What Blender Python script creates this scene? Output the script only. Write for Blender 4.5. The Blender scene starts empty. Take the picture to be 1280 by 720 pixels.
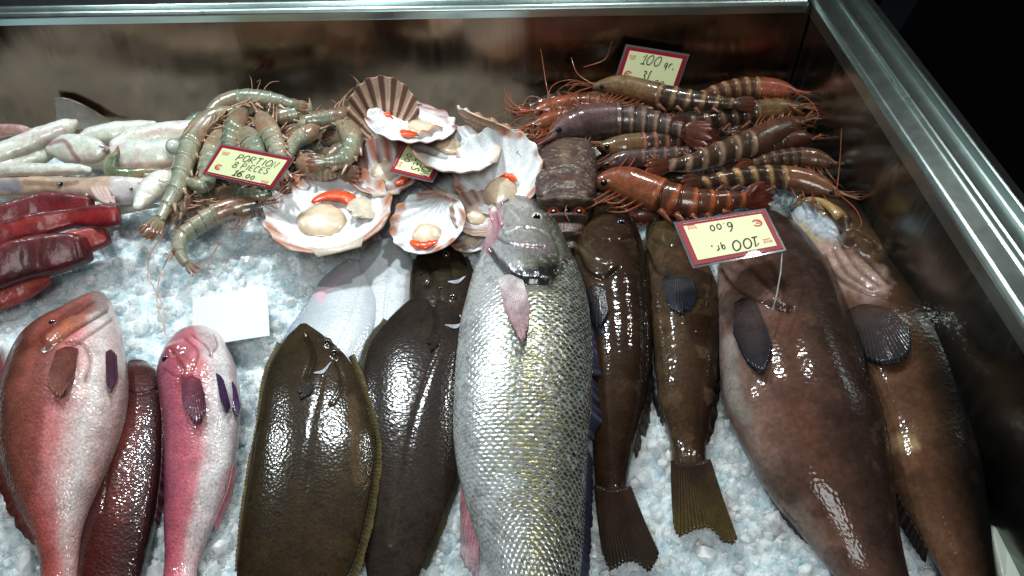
import bpy, math, random
import numpy as np
from mathutils import Vector
random.seed(7); rng = np.random.RandomState(7)
SC = bpy.context.scene
COL = SC.collection

# ------------------------------------------------------------------ camera
F = 950.0; H = 0.55
TH = math.radians(47.0); RO = math.radians(0.9)
CAM = np.array([0, 0, H])
fw = np.array([0, math.cos(TH), -math.sin(TH)])
up0 = np.array([0, math.sin(TH), math.cos(TH)]); rt0 = np.array([1.0, 0, 0])
rt = rt0*math.cos(RO) - up0*math.sin(RO)
up = up0*math.cos(RO) + rt0*math.sin(RO)
def ray(px, py):
    px = np.asarray(px, float); py = np.asarray(py, float)
    a = ((px-640)/F)[..., None]*rt - ((py-360)/F)[..., None]*up + fw
    return a                                   # unit camera depth
def P(px, py, z=0.0):
    r = ray(px, py); k = (np.asarray(z)-H)/r[..., 2]
    return CAM + r*k[..., None]
def PY(px, py, y):
    r = ray(px, py); k = y/r[..., 1]
    return CAM + r*k[..., None]
def unproj(px, py, d):
    return CAM + ray(px, py)*np.asarray(d)[..., None]
def depth(c): return (np.asarray(c)-CAM) @ fw
def project(c):
    v = np.asarray(c)-CAM; d = v @ fw
    return 640+F*(v @ rt)/d, 360-F*(v @ up)/d
YWALL = 0.800
def capz(px, py, z, ymax=0.775):
    """height at which a point seen at px,py still stands clear of the back wall"""
    r = ray(px, py); zz = H + r[..., 2]*(ymax/np.maximum(r[..., 1], 1e-3))
    return np.maximum(z, zz)

cam = bpy.data.cameras.new('camera'); co_ = bpy.data.objects.new('camera', cam); COL.objects.link(co_)
cam.sensor_width = 36; cam.lens = F/1280*36; cam.clip_start = .01; cam.clip_end = 100
from mathutils import Matrix
M = Matrix(((rt[0], up[0], -fw[0], 0), (rt[1], up[1], -fw[1], 0), (rt[2], up[2], -fw[2], H), (0, 0, 0, 1)))
co_.matrix_world = M
SC.camera = co_

# ------------------------------------------------------------------ small maths
def c(r, g, b):
    def f(u):
        u /= 255.0
        return u/12.92 if u <= .04045 else ((u+.055)/1.055)**2.4
    return np.array([f(r), f(g), f(b)])
def sstep(x): x = np.clip(x, 0, 1); return x*x*(3-2*x)
def crom(pts, n):
    pts = np.asarray(pts, float)
    if len(pts) == 2:
        t = np.linspace(0, 1, n)[:, None]; return pts[0]*(1-t)+pts[1]*t
    p = np.vstack([2*pts[0]-pts[1], pts, 2*pts[-1]-pts[-2]])
    m = len(pts)-1
    seg = np.linalg.norm(np.diff(pts[:, :2], axis=0), axis=1)+1e-6
    cum = np.concatenate([[0], np.cumsum(seg)]); cum /= cum[-1]
    tt = np.linspace(0, 1, n); i = np.clip(np.searchsorted(cum, tt, side='right')-1, 0, m-1)
    u = ((tt-cum[i])/(cum[i+1]-cum[i]))[:, None]
    a, b, d, e = p[i], p[i+1], p[i+2], p[i+3]
    return .5*((2*b)+(d-a)*u+(2*a-5*b+4*d-e)*u*u+(-a+3*b-3*d+e)*u**3)
def hash3(ix, iy, iz, seed):
    n = (ix*374761393 + iy*668265263 + iz*2147483647*3 + seed*974634599) & 0xffffffff
    n = ((n ^ (n >> 13))*1274126177) & 0xffffffff
    n = ((n ^ (n >> 16))*2246822519) & 0xffffffff
    return ((n ^ (n >> 15)) & 0xffffff)/float(0xffffff)
def vnoise(p, scale, seed=0):
    q = np.asarray(p, float)*scale; i = np.floor(q).astype(np.int64); f = q-i; f = f*f*(3-2*f)
    r = 0
    for dx in (0, 1):
        for dy in (0, 1):
            for dz in (0, 1):
                w = (f[:, 0] if dx else 1-f[:, 0])*(f[:, 1] if dy else 1-f[:, 1])*(f[:, 2] if dz else 1-f[:, 2])
                r = r + w*hash3(i[:, 0]+dx, i[:, 1]+dy, i[:, 2]+dz, seed)
    return r
def fbm(p, scale, seed=0, o=3):
    r = 0; a = .5
    for k in range(o): r = r + a*vnoise(p, scale*2**k, seed+k); a *= .5
    return r/(1-.5**o)
def segdist(px, py, poly):
    poly = np.asarray(poly, float)
    if len(poly) == 1: return np.hypot(px-poly[0, 0], py-poly[0, 1])
    best = np.full(px.shape, 1e9)
    for a, b in zip(poly[:-1], poly[1:]):
        d = b-a; L = (d @ d)+1e-9
        t = np.clip(((px-a[0])*d[0]+(py-a[1])*d[1])/L, 0, 1)
        best = np.minimum(best, np.hypot(px-a[0]-t*d[0], py-a[1]-t*d[1]))
    return best

# ------------------------------------------------------------------ materials
def skin_mat(name, rough=.4, coat=1.0, coat_rough=.08, bump=.3, bscale=400, mott=.35, mscale=60, metallic=0.0,
             sss=0.0, sssr=.004, trans=0.0, spec=.5, bump_kind='voronoi', fine=.15, gain=1.0):
    m = bpy.data.materials.new(name); m.use_nodes = True
    nt = m.node_tree; N = nt.nodes; L = nt.links; b = N['Principled BSDF']
    at = N.new('ShaderNodeAttribute'); at.attribute_name = 'Col'
    uv = N.new('ShaderNodeAttribute'); uv.attribute_name = 'suv'
    tc = N.new('ShaderNodeTexCoord')
    n1 = N.new('ShaderNodeTexNoise'); n1.inputs['Scale'].default_value = mscale; n1.inputs['Detail'].default_value = 5; n1.inputs['Roughness'].default_value = .65
    L.new(tc.outputs['Object'], n1.inputs['Vector'])
    n2 = N.new('ShaderNodeTexNoise'); n2.inputs['Scale'].default_value = mscale*9; n2.inputs['Detail'].default_value = 3
    L.new(tc.outputs['Object'], n2.inputs['Vector'])
    mr = N.new('ShaderNodeMapRange'); mr.inputs[1].default_value = .3; mr.inputs[2].default_value = .7
    mr.inputs[3].default_value = 1-mott; mr.inputs[4].default_value = 1+mott
    L.new(n1.outputs['Fac'], mr.inputs[0])
    mr2 = N.new('ShaderNodeMapRange'); mr2.inputs[1].default_value = .3; mr2.inputs[2].default_value = .7
    mr2.inputs[3].default_value = (1-fine)*gain; mr2.inputs[4].default_value = (1+fine)*gain
    L.new(n2.outputs['Fac'], mr2.inputs[0])
    mu = N.new('ShaderNodeMath'); mu.operation = 'MULTIPLY'; L.new(mr.outputs[0], mu.inputs[0]); L.new(mr2.outputs[0], mu.inputs[1])
    vm = N.new('ShaderNodeVectorMath'); vm.operation = 'SCALE'; L.new(at.outputs['Color'], vm.inputs[0]); L.new(mu.outputs[0], vm.inputs['Scale'])
    L.new(vm.outputs[0], b.inputs['Base Color'])
    b.inputs['Roughness'].default_value = rough; b.inputs['Metallic'].default_value = metallic
    b.inputs['Coat Weight'].default_value = coat; b.inputs['Coat Roughness'].default_value = coat_rough
    b.inputs['Specular IOR Level'].default_value = spec
    if sss > 0:
        b.inputs['Subsurface Weight'].default_value = sss; b.inputs['Subsurface Radius'].default_value = (1, .6, .45)
        b.inputs['Subsurface Scale'].default_value = sssr
    if trans > 0: b.inputs['Transmission Weight'].default_value = trans
    if bump > 0:
        bp = N.new('ShaderNodeBump'); bp.inputs['Strength'].default_value = bump; bp.inputs['Distance'].default_value = .0008
        if bump_kind == 'voronoi':
            v = N.new('ShaderNodeTexVoronoi'); v.inputs['Scale'].default_value = bscale
            L.new(uv.outputs['Vector'], v.inputs['Vector'])
            ad = N.new('ShaderNodeMath'); ad.operation = 'ADD'; L.new(v.outputs['Distance'], ad.inputs[0])
            n3 = N.new('ShaderNodeTexNoise'); n3.inputs['Scale'].default_value = bscale*.35; n3.inputs['Detail'].default_value = 4
            L.new(uv.outputs['Vector'], n3.inputs['Vector']); L.new(n3.outputs['Fac'], ad.inputs[1])
            L.new(ad.outputs[0], bp.inputs['Height'])
        else:
            n3 = N.new('ShaderNodeTexNoise'); n3.inputs['Scale'].default_value = bscale; n3.inputs['Detail'].default_value = 5
            L.new(tc.outputs['Object'], n3.inputs['Vector']); L.new(n3.outputs['Fac'], bp.inputs['Height'])
        L.new(bp.outputs[0], b.inputs['Normal']); L.new(bp.outputs[0], b.inputs['Coat Normal'])
    return m
def plain_mat(name, col, rough=.5, metallic=0.0, coat=0.0, nscale=80, namp=.12, bump=.05, trans=0.0, ior=1.45, alpha=1.0):
    m = bpy.data.materials.new(name); m.use_nodes = True
    nt = m.node_tree; N = nt.nodes; L = nt.links; b = N['Principled BSDF']
    tc = N.new('ShaderNodeTexCoord'); n = N.new('ShaderNodeTexNoise'); n.inputs['Scale'].default_value = nscale; n.inputs['Detail'].default_value = 5
    L.new(tc.outputs['Object'], n.inputs['Vector'])
    mx = N.new('ShaderNodeMix'); mx.data_type = 'RGBA'
    mx.inputs[6].default_value = (*np.clip(col*(1-namp), 0, 1), 1); mx.inputs[7].default_value = (*np.clip(col*(1+namp), 0, 1), 1)
    L.new(n.outputs['Fac'], mx.inputs[0]); L.new(mx.outputs[2], b.inputs['Base Color'])
    b.inputs['Roughness'].default_value = rough; b.inputs['Metallic'].default_value = metallic; b.inputs['Coat Weight'].default_value = coat
    b.inputs['Transmission Weight'].default_value = trans; b.inputs['IOR'].default_value = ior; b.inputs['Alpha'].default_value = alpha
    if bump:
        bp = N.new('ShaderNodeBump'); bp.inputs['Strength'].default_value = bump; bp.inputs['Distance'].default_value = .001
        L.new(n.outputs['Fac'], bp.inputs['Height']); L.new(bp.outputs[0], b.inputs['Normal'])
    return m
MT = dict(
    dark=skin_mat('dark_wet_skin', .55, .75, .08, .22, 300, .35, 45, spec=.06, fine=.25, gain=.62),
    flat=skin_mat('flatfish_skin', .55, .6, .14, .15, 420, .30, 50, fine=.3, spec=.06, gain=.60),
    grouper=skin_mat('grouper_skin', .55, .55, .10, 0.20, 330, .38, 30, fine=.2, spec=.08, gain=.66),
    red=skin_mat('red_fish_skin', .42, .9, .09, .34, 420, .26, 60, sss=.06, fine=.28, spec=.2, gain=.78),
    pale=skin_mat('pale_belly_skin', .35, .8, .12, .2, 400, .10, 50, sss=.15, fine=.08),
    hero=skin_mat('silver_scale_skin', .26, .5, .08, .10, 900, .15, 60, metallic=.4, fine=.2, gain=.84),
    fin=skin_mat('fin_membrane', .55, .22, .12, .35, 160, .35, 70, bump_kind='noise', spec=.12, fine=.3, gain=.7),
    tail=skin_mat('tail_skin', .5, .9, .06, .25, 90, .35, 60, bump_kind='noise', spec=.2, fine=.3, gain=.75),
    shrimp=skin_mat('grey_shrimp_shell', .3, .9, .06, .25, 260, .38, 90, sss=.3, sssr=.004, bump_kind='noise', fine=.35),
    prawn=skin_mat('tiger_prawn_shell', .35, .8, .06, .30, 260, .40, 80, bump_kind='noise', fine=.4, spec=.25, gain=.60),
    squid=skin_mat('squid_skin', .3, .8, .1, .18, 120, .16, 50, sss=.35, sssr=.006, bump_kind='noise', fine=.1),
    tuna=skin_mat('tuna_flesh', .5, .28, .15, .4, 160, .35, 60, sss=.1, bump_kind='noise', fine=.3, spec=.3),
    shell=skin_mat('scallop_shell', .5, .15, .2, .3, 400, .14, 70, bump_kind='noise', fine=.15),
    meat=skin_mat('scallop_flesh', .28, .8, .08, .22, 160, .18, 80, sss=.35, sssr=.004, bump_kind='noise', fine=.08),
    eye=skin_mat('eye_ball', .15, 1, .03, 0, 100, .03, 50, fine=.03),
    lobster=skin_mat('slipper_lobster_shell', .55, .4, .15, .7, 330, .45, 80, bump_kind='noise', fine=.45, spec=.25),
)

# ------------------------------------------------------------------ objects
ORIG = {}
def thing(name, label, cat, loc, group=None, kind=None):
    o = bpy.data.objects.new(name, None); COL.objects.link(o); o.location = Vector(loc); o.empty_display_size = .02
    o['label'] = label; o['category'] = cat
    if group: o['group'] = group
    if kind: o['kind'] = kind
    ORIG[o.name] = np.array(loc, float); return o
def tag(o, label=None, cat=None, group=None, kind=None):
    if label: o['label'] = label
    if cat: o['category'] = cat
    if group: o['group'] = group
    if kind: o['kind'] = kind
    return o
def rootorig(o):
    while o is not None:
        if o.parent is None: return ORIG.get(o.name, np.zeros(3))
        o = o.parent
def mesh(name, co, faces, mat, parent=None, col=None, suv=None, smooth=True, origin=None):
    org = rootorig(parent) if parent is not None else (np.zeros(3) if origin is None else np.asarray(origin))
    me = bpy.data.meshes.new(name)
    me.from_pydata((np.asarray(co)-org).tolist(), [], faces if isinstance(faces, list) else faces.tolist())
    if col is not None:
        a = me.color_attributes.new('Col', 'FLOAT_COLOR', 'POINT')
        arr = np.ones((len(co), 4), np.float32); arr[:, :3] = np.clip(col, 0, 1); a.data.foreach_set('color', arr.ravel())
    if suv is not None:
        a = me.attributes.new('suv', 'FLOAT_VECTOR', 'POINT'); a.data.foreach_set('vector', np.asarray(suv, np.float32).ravel())
    me.materials.append(mat)
    if smooth: me.polygons.foreach_set('use_smooth', np.ones(len(me.polygons), bool))
    me.update()
    o = bpy.data.objects.new(name, me); COL.objects.link(o)
    if parent is not None: o.parent = parent
    else: o.location = Vector(org); ORIG[o.name] = org
    return o
def gridfaces(n, m, wrap=True):
    i = np.arange(n-1)[:, None]; j = np.arange(m if wrap else m-1)[None, :]; j2 = (j+1) % m
    f = np.stack([i*m+j, i*m+j2, (i+1)*m+j2, (i+1)*m+j], -1).reshape(-1, 4); return f
class MB:
    """collects simple solids into one mesh"""
    def __init__(s): s.v = []; s.f = []; s.c = []
    def add(s, v, f, col=None):
        o = len(s.v); v = [tuple(map(float, p)) for p in v]; s.v += v; s.f += [[a+o for a in q] for q in f]
        s.c += [tuple(col if col is not None else (.5, .5, .5))]*len(v) if np.ndim(col) < 2 else [tuple(x) for x in col]
    def tube(s, pts, r0, r1, col=(.3, .1, .05), col2=None, n=6):
        pts = np.asarray(pts, float); T = np.gradient(pts, axis=0); T /= np.linalg.norm(T, axis=1)[:, None]+1e-9
        ref = np.array([.13, .21, .97]); A = np.cross(T, ref); A /= np.linalg.norm(A, axis=1)[:, None]+1e-9; B = np.cross(T, A)
        k = len(pts); rr = np.linspace(r0, r1, k); th = np.arange(n)*2*math.pi/n
        v = pts[:, None]+rr[:, None, None]*(np.cos(th)[None, :, None]*A[:, None]+np.sin(th)[None, :, None]*B[:, None])
        f = gridfaces(k, n).tolist()+[list(range(n))[::-1], [(k-1)*n+i for i in range(n)]]
        u = np.linspace(0, 1, k)[:, None]; c1 = np.asarray(col)[None]; c2 = np.asarray(col if col2 is None else col2)[None]
        s.add(v.reshape(-1, 3), f, np.repeat(c1*(1-u)+c2*u, n, 0))
    def build(s, name, mat, parent=None, smooth=True, **k):
        co = np.array(s.v); return mesh(name, co, s.f, mat, parent, np.array(s.c), co-co.mean(0), smooth, **k)

class Body: pass
def loft(name, parent, st, mat, k=.5, z=0.0, pe=.95, mode='ground', N=240, Mr=120, colf=None, creases=(), sink=.2, kprof=None, cap=.4, bumps=(), disp=None, zl=None, build=True):
    S = crom(st, N); l = S[:, :2]; r = S[:, 2:4]; cx = (l+r)/2; t = np.linspace(0, 1, N)
    kk = k*(np.ones(N) if kprof is None else np.interp(t, *zip(*kprof)))
    if zl is not None: z = np.interp(t, *zip(*zl))
    if mode == 'ground':
        C0 = P(cx[:, 0], cx[:, 1], np.zeros(N)+z+.02); d = depth(C0)
        w = np.linalg.norm(unproj(r[:, 0], r[:, 1], d)-unproj(l[:, 0], l[:, 1], d), axis=1)/2
        zc = z+kk*w*(1-sink); ker = np.ones(9)/9; zc = np.convolve(np.pad(zc, 4, mode='edge'), ker, 'valid')
        L = P(l[:, 0], l[:, 1], zc); R = P(r[:, 0], r[:, 1], zc); C = (L+R)/2; E = (R-L)/2; w = np.linalg.norm(E, axis=1)
        Nn = np.tile(np.array([0, 0, 1.0]), (N, 1))
    else:
        C = P(cx[:, 0], cx[:, 1], np.zeros(N)+z); d = depth(C)
        L = unproj(l[:, 0], l[:, 1], d); R = unproj(r[:, 0], r[:, 1], d); E = (R-L)/2; C = (L+R)/2; w = np.linalg.norm(E, axis=1)
        T = np.gradient(C, axis=0); Nn = np.cross(T, E); Nn /= np.linalg.norm(Nn, axis=1)[:, None]+1e-12
        sg = np.sign(((CAM-C)*Nn).sum(1)); Nn *= sg[:, None]
    h = kk*w
    T = np.gradient(C, axis=0); T /= np.linalg.norm(T, axis=1)[:, None]+1e-12
    # rounded ends
    def capst(i, sgn):
        phis = np.radians([84, 66, 44, 22]) if sgn < 0 else np.radians([22, 44, 66, 84])
        q = []
        for ph in phis: q.append((C[i]+sgn*T[i]*w[i]*cap*math.sin(ph), E[i]*math.cos(ph), Nn[i], h[i]*math.cos(ph), t[i]))
        return q
    rows = capst(0, -1)+[(C[i], E[i], Nn[i], h[i], t[i]) for i in range(N)]+capst(N-1, 1)
    C = np.array([q[0] for q in rows]); E = np.array([q[1] for q in rows]); Nn = np.array([q[2] for q in rows]); h = np.array([q[3] for q in rows]); t = np.array([q[4] for q in rows])
    n = len(rows); th = np.arange(Mr)*2*math.pi/Mr
    cs = np.cos(th); sn = np.sin(th)
    X = np.sign(cs)*np.abs(cs)**pe; Z = np.sign(sn)*np.abs(sn)**pe
    V = C[:, None]+E[:, None]*X[None, :, None]+Nn[:, None]*(h[:, None]*Z[None, :])[..., None]
    b = Body(); flat = V.reshape(-1, 3)
    b.s = np.tile(X, (n, 1)).ravel(); b.top = np.tile(Z, (n, 1)).ravel(); b.t = np.repeat(t, Mr)
    px, py = project(flat)
    if creases or bumps or disp is not None:
        dU = np.gradient(V, axis=0); dV = (np.roll(V, -1, 1)-np.roll(V, 1, 1))/2
        nr = np.cross(dU, dV); nr /= np.linalg.norm(nr, axis=2)[..., None]+1e-12
        out = ((V-C[:, None])*nr).sum(2, keepdims=True); nr *= np.where(out < 0, -1, 1); nr = nr.reshape(-1, 3)
        ok = np.clip(b.top*4, 0, 1); dd = np.zeros(len(flat))
        for q in creases:
            poly, wd, dp = q[0], q[1], q[2]
            dist = segdist(px, py, crom(poly, 24) if len(poly) > 2 else poly); dd -= dp*np.exp(-(dist/wd)**2)*ok
        for q in bumps:
            poly, wd, dp = q
            dist = segdist(px, py, crom(poly, 16) if len(poly) > 2 else poly); dd += dp*sstep(1-dist/wd)*ok
        if disp is not None: dd = dd+disp(b, flat, px, py, C, E, th, n, Mr)*ok
        flat = flat+nr*dd[:, None]
    b.co = flat; b.px, b.py = px, py
    wl = np.concatenate([[0], np.cumsum(np.linalg.norm(np.diff(C, axis=0), axis=1))])
    wm = np.median(np.linalg.norm(E, axis=1))
    suv = np.stack([np.repeat(wl, Mr), np.tile(th*wm, (n, 1)).ravel(), np.zeros(len(flat))], 1)
    b.u = suv[:, 0]; b.v = suv[:, 1]
    col = colf(b) if colf is not None else np.tile(np.array([.3, .3, .3]), (len(flat), 1))
    for q in creases:
        if len(q) > 3:
            a = np.exp(-(segdist(px, py, crom(q[0], 24) if len(q[0]) > 2 else q[0])/(q[1]*.9))**2)[:, None]*q[4] if len(q) > 4 else np.exp(-(segdist(px, py, q[0])/q[1])**2)[:, None]*.8
            col = col*(1-a)+np.asarray(q[3])*a  # creases tinted: skin lines, and groove shade put into the colour
    f = gridfaces(n, Mr).tolist()+[list(range(Mr))[::-1], [(n-1)*Mr+i for i in range(Mr)]]
    b.col = col
    if build: b.obj = mesh(name, flat, f, mat, parent, col, suv)
    up_ = b.top > .02; b.tpx = px[up_]; b.tpy = py[up_]; b.tco = flat[up_]
    return b
def zat(b, px, py):
    i = np.argmin((b.tpx-px)**2+(b.tpy-py)**2); return b.tco[i, 2]
def on(b, pts, lift=.001):
    """points seen at given pixels, laid on a body's upper surface"""
    return np.array([P(p[0], p[1], zat(b, p[0], p[1])+(p[2] if len(p) > 2 else 0)+lift) for p in pts])

def skin(ramp, tr=(), patches=(), mott=None, seed=0):
    """pigment map of a skin: ramp over the width (s -1..1), blends along the length, patches"""
    ss = [q[0] for q in ramp]; cc = np.array([q[1] for q in ramp])
    def f(b):
        p3 = b.co
        wob = (fbm(p3, 45, seed+5)-.5)*.35
        s = np.clip(b.s+wob, -1, 1)
        col = np.stack([np.interp(s, ss, cc[:, i]) for i in range(3)], 1)
        for t0, t1, cl, a in tr:
            x = np.clip((b.t+wob*.1-t0)/(t1-t0), 0, 1)[:, None]*a
            col = col*(1-x)+cl*x
        if mott is not None:
            for sc, cl, a, thr in mott:
                x = (sstep((fbm(p3, sc, seed+11)-thr)/.12)*a)[:, None]; col = col*(1-x)+cl*x
        nz = 1+(fbm(p3, 160, seed+2)-.5)*.7
        for poly, wd, cl, a in patches:
            d = segdist(b.px, b.py, crom(poly, 20) if len(poly) > 2 else poly)*nz
            x = (sstep((1-d/wd)*1.6)*a)[:, None]; col = col*(1-x)+cl*x
        return col
    return f

def sheet(name, parent, G, mat, col, th=.0009, kind=None):
    """a thin closed sheet from a point grid G (n,m,3)"""
    n, m, _ = G.shape
    dU = np.gradient(G, axis=0); dV = np.gradient(G, axis=1); nr = np.cross(dU, dV); nr /= np.linalg.norm(nr, axis=2)[..., None]+1e-12
    if (nr*(CAM-G)).sum() < 0: nr = -nr
    A = G.reshape(-1, 3); B = (G-nr*th).reshape(-1, 3); k = n*m
    f1 = gridfaces(n, m, False); f2 = f1[:, ::-1]+k
    ed = [(j, j+1) for j in range(m-1)]+[(i*m+m-1, (i+1)*m+m-1) for i in range(n-1)]+[((n-1)*m+j+1, (n-1)*m+j) for j in range(m-1)]+[((i+1)*m, i*m) for i in range(n-1)]
    side = []
    for a, b_ in ed: side.append([a, a+k, b_+k, b_])
    co = np.vstack([A, B]); cc = np.vstack([col, col])
    return mesh(name, co, f1.tolist()+f2.tolist()+side, mat, parent, cc, co-co.mean(0))
def fin(parent, base, tip, cb, ct, rays=12, name='fin', amp=.00016, th=.0008, jag=.12, mat=None, cr=None, seed=0, V=12):
    """base, tip: world polylines; raised rays run from base to tip"""
    U = rays*6+1
    B = crom(base, U); Tt = crom(tip, U); u = np.linspace(0, 1, U); v = np.linspace(0, 1, V)
    ry = .5+.5*np.cos(2*math.pi*(u*rays+.45*np.sin(5*u+seed+rays)+.25*np.sin(13*u+rays)))
    rr = np.random.RandomState(seed+rays); jn = np.interp(u, np.linspace(0, 1, rays+1), 1-jag*.8*rr.rand(rays+1))
    ext = jn*(1-jag*.35*(1-ry)); ext = ext*(1-.06*np.abs(2*u-1)**3)
    G = B[:, None]+(Tt-B)[:, None]*(v[None, :]*ext[:, None])[..., None]
    dU = np.gradient(G, axis=0); dV = np.gradient(G, axis=1); nr = np.cross(dU, dV); nr /= np.linalg.norm(nr, axis=2)[..., None]+1e-12
    if (nr*(CAM-G)).sum() < 0: nr = -nr
    G = G+nr*(amp*ry[:, None]*(1-.5*v[None]))[..., None]
    w = v[None, :, None]
    col = np.asarray(cb)*(1-w)+np.asarray(ct)*w
    col = np.broadcast_to(col, G.shape).copy(); col = col*(1+(fbm(G.reshape(-1, 3), 130, seed+rays)-.5).reshape(G.shape[:2])[..., None]*.9)
    if cr is not None:
        a = (ry**4)[:, None, None]*.45; col = col*(1-a)+np.asarray(cr)*a
    return sheet(name, parent, G, mat or MT['fin'], col.reshape(-1, 3), th)
def ball(name, parent, cen, rx, n, mat, rings, flat=.6, up_=None, nn=20, mm=28, stretch=1.0, amp=0.0):
    """flattened ball facing direction n; rings = [(polar fraction, colour)]"""
    n = np.asarray(n, float); n = n/np.linalg.norm(n); a = np.cross(n, [0, .3, 1]) if abs(n[2]) < .95 else np.cross(n, [0, 1, 0]); a /= np.linalg.norm(a); b_ = np.cross(n, a)
    ph = np.linspace(.02, math.pi-.02, nn); th = np.arange(mm)*2*math.pi/mm
    v = cen+rx*(np.sin(ph)[:, None, None]*(np.cos(th)[None, :, None]*a*stretch+np.sin(th)[None, :, None]*b_)+np.cos(ph)[:, None, None]*n*flat)
    q = np.sin(ph)*np.where(ph < math.pi/2, 1, 9)
    cc = np.array([r[1] for r in rings]); qs = [r[0] for r in rings]
    col = np.stack([np.interp(q, qs, cc[:, i]) for i in range(3)], 1); col = np.repeat(col, mm, 0)
    co = v.reshape(-1, 3)
    if amp: co = cen+(co-cen)*(1+amp*(fbm(co, .9/rx, 3)-.5)+amp*.5*(fbm(co, 2.6/rx, 7)-.5))[:, None]
    f = gridfaces(nn, mm).tolist()+[list(range(mm))[::-1], [(nn-1)*mm+i for i in range(mm)]]
    return mesh(name, co, f, mat, parent, col, co-co.mean(0))
def eye(parent, b, px, py, rpx, white=c(200, 195, 180), iris=c(150, 130, 90), pupil=c(5, 6, 12), lift=.0, n=None, pr=.5):
    z = zat(b, px, py)+lift; cen = P(px, py, z); r = rpx*depth(cen)/F
    n = (CAM-cen)/np.linalg.norm(CAM-cen)+np.array([0, 0, .8]) if n is None else n
    return ball('eye', parent, cen, r, n, MT['eye'], [(0, pupil), (pr-.03, pupil), (pr+.03, iris), (.78, iris), (.86, white), (1.0, white*.8)], .55)
# ------------------------------------------------------------------ the fish
FISH = 'whole fish laid in a row on the ice'
def fish(name, label, cat, at, group=FISH): 
    p = P(at[0], at[1], 0.0); return thing(name, label, cat, (p[0], p[1], 0), group)
blk = c(18, 12, 10)

SCL = {}
def scale_disp(A_, B_, amp, masked=False, jit=1.0, tilt=.35):
    def scales(b, flat, px, py, C, E, th, n, Mr):
        wl = np.concatenate([[0], np.cumsum(np.linalg.norm(np.diff(C, axis=0), axis=1))]); wm = np.median(np.linalg.norm(E, axis=1))
        u = np.repeat(wl, Mr); v = np.tile(th*wm*1.05, (n, 1)).ravel()
        u = u+(vnoise(flat, 28, 3)-.5)*.006*jit; v = v+(vnoise(flat, 24, 4)-.5)*.006*jit
        best = np.full(len(u), -1.0); q = np.full(len(u), 9.0); pid = np.zeros(len(u))
        i0 = np.round(u/(A_*.5)).astype(np.int64)
        for di in range(-3, 2):
            i = i0+di; off = (i & 1)*.5*B_; j = np.round((v-off)/B_).astype(np.int64)
            for dj in (-1, 0, 1):
                jj = j+dj; h1 = hash3(i, jj, i*0+1, 5); h2 = hash3(i, jj, i*0+2, 5); h3 = hash3(i, jj, i*0+3, 5)
                cu = i*A_*.5+(h1-.5)*A_*.12; cv = off+jj*B_+(h2-.5)*B_*.12
                du = (u-cu)/(A_*.66); dv = (v-cv)/(B_*.62); r = np.sqrt(du*du+dv*dv)
                hh = .35*du+.65-.25*np.clip(r-.8, 0, 1)*5+(h3-.5)*tilt*dv+(h2-.5)*tilt*.6*du-di*.22
                hh = np.where(r < 1, hh, -1); m = hh > best
                best = np.where(m, hh, best); q = np.where(m, r, q); pid = np.where(m, h2*.5+h3*.5, pid)
        mask = sstep((py-np.interp(px, gx, gy)-2)/14) if masked else sstep((b.t-.17)/.08)
        SCL['q'] = q; SCL['pid'] = pid; SCL['mask'] = mask
        d = np.clip(best, -.3, 1.6)*amp*mask
        if masked: d = d+(vnoise(flat, 700, 9)-.5)*.00030*(1-.6*mask)+(fbm(flat*np.array([1.6,.5,1]), 210, 12)-.5)*.0013*(1-mask)
        return d
    return scales

# --- red bream, large, far left
f = fish('red_bream', 'large plump red bream with coppery back at the far left of the ice', 'fish', (80, 560))
st = [(112,368,132,369),(95,378,140,380),(72,394,147,400),(45,412,153,425),(25,435,157,455),(12,465,158,490),(3,500,151,530),(0,540,138,570),(2,580,124,605),(14,620,110,640),(33,655,102,672),(48,690,99,705),(52,725,98,735),(46,770,104,775)]
b1 = loft('body', f, st, MT['red'], k=.62, z=.004, N=320, Mr=260, disp=scale_disp(.0048, .0046, .00042), colf=skin(
    [(-1, c(74,38,28)), (-.6, c(104,62,48)), (-.3, c(160,88,76)), (.02, c(204,106,106)), (.32, c(226,146,146)), (.5, c(234,196,192)), (.72, c(240,226,222)), (1, c(214,176,172))],
    tr=[(.60,.95,c(164,74,70),.75)],
    patches=[([(125,374),(80,402),(50,430)], 16, c(122,58,42), .8), ([(100,400),(70,425)], 12, c(196,116,84), .7), ([(122,372),(128,384)], 10, c(150,128,126), .8), ([(60,445),(40,520),(35,600)], 22, c(112,66,48), .6), ([(22,440),(30,430)], 10, c(90,40,32), .6)], seed=1),
    creases=[([(135,388),(110,402),(85,418),(55,440)], 2.2, .0022, c(70,25,22), .8), ([(140,400),(122,412),(98,428),(78,442)], 2, .0016, c(110,45,40), .6), ([(118,376),(100,388),(84,398)], 2, .0014, c(80,35,30), .6), ([(84,428),(104,430),(114,450),(108,476)], 2.4, .0026, c(120,50,48), .6)], bumps=[([(88,400),(60,424)], 12, .003)])
eye(f, b1, 66, 404, 5, lift=-.001, white=c(90,50,40), iris=c(60,30,28))
fin(f, on(b1, [(70,438),(84,433),(98,436)], .0015), on(b1, [(57,478,.003),(64,498,.004),(80,494,.005),(91,466,.005)], .003), c(104,48,40), c(120,70,58), 18, 'pectoral_fin', cr=c(160,100,90))
fin(f, on(b1, [(132,440),(139,437),(146,444)], .001), on(b1, [(134,482,.004),(140,494,.004),(148,474,.002)], .002), c(86,40,60), c(64,34,56), 7, 'pelvic_fin', cr=c(120,80,100))
fin(f, np.array([P(x,y,.022) for x,y in ((2,560),(8,605),(28,645),(46,675))]), np.array([P(x,y,.012) for x,y in ((-12,570),(-2,618),(18,658),(40,686))]), c(120,58,50), c(78,38,34), 12, 'dorsal_fin', jag=.35, cr=c(160,90,74))

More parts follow.
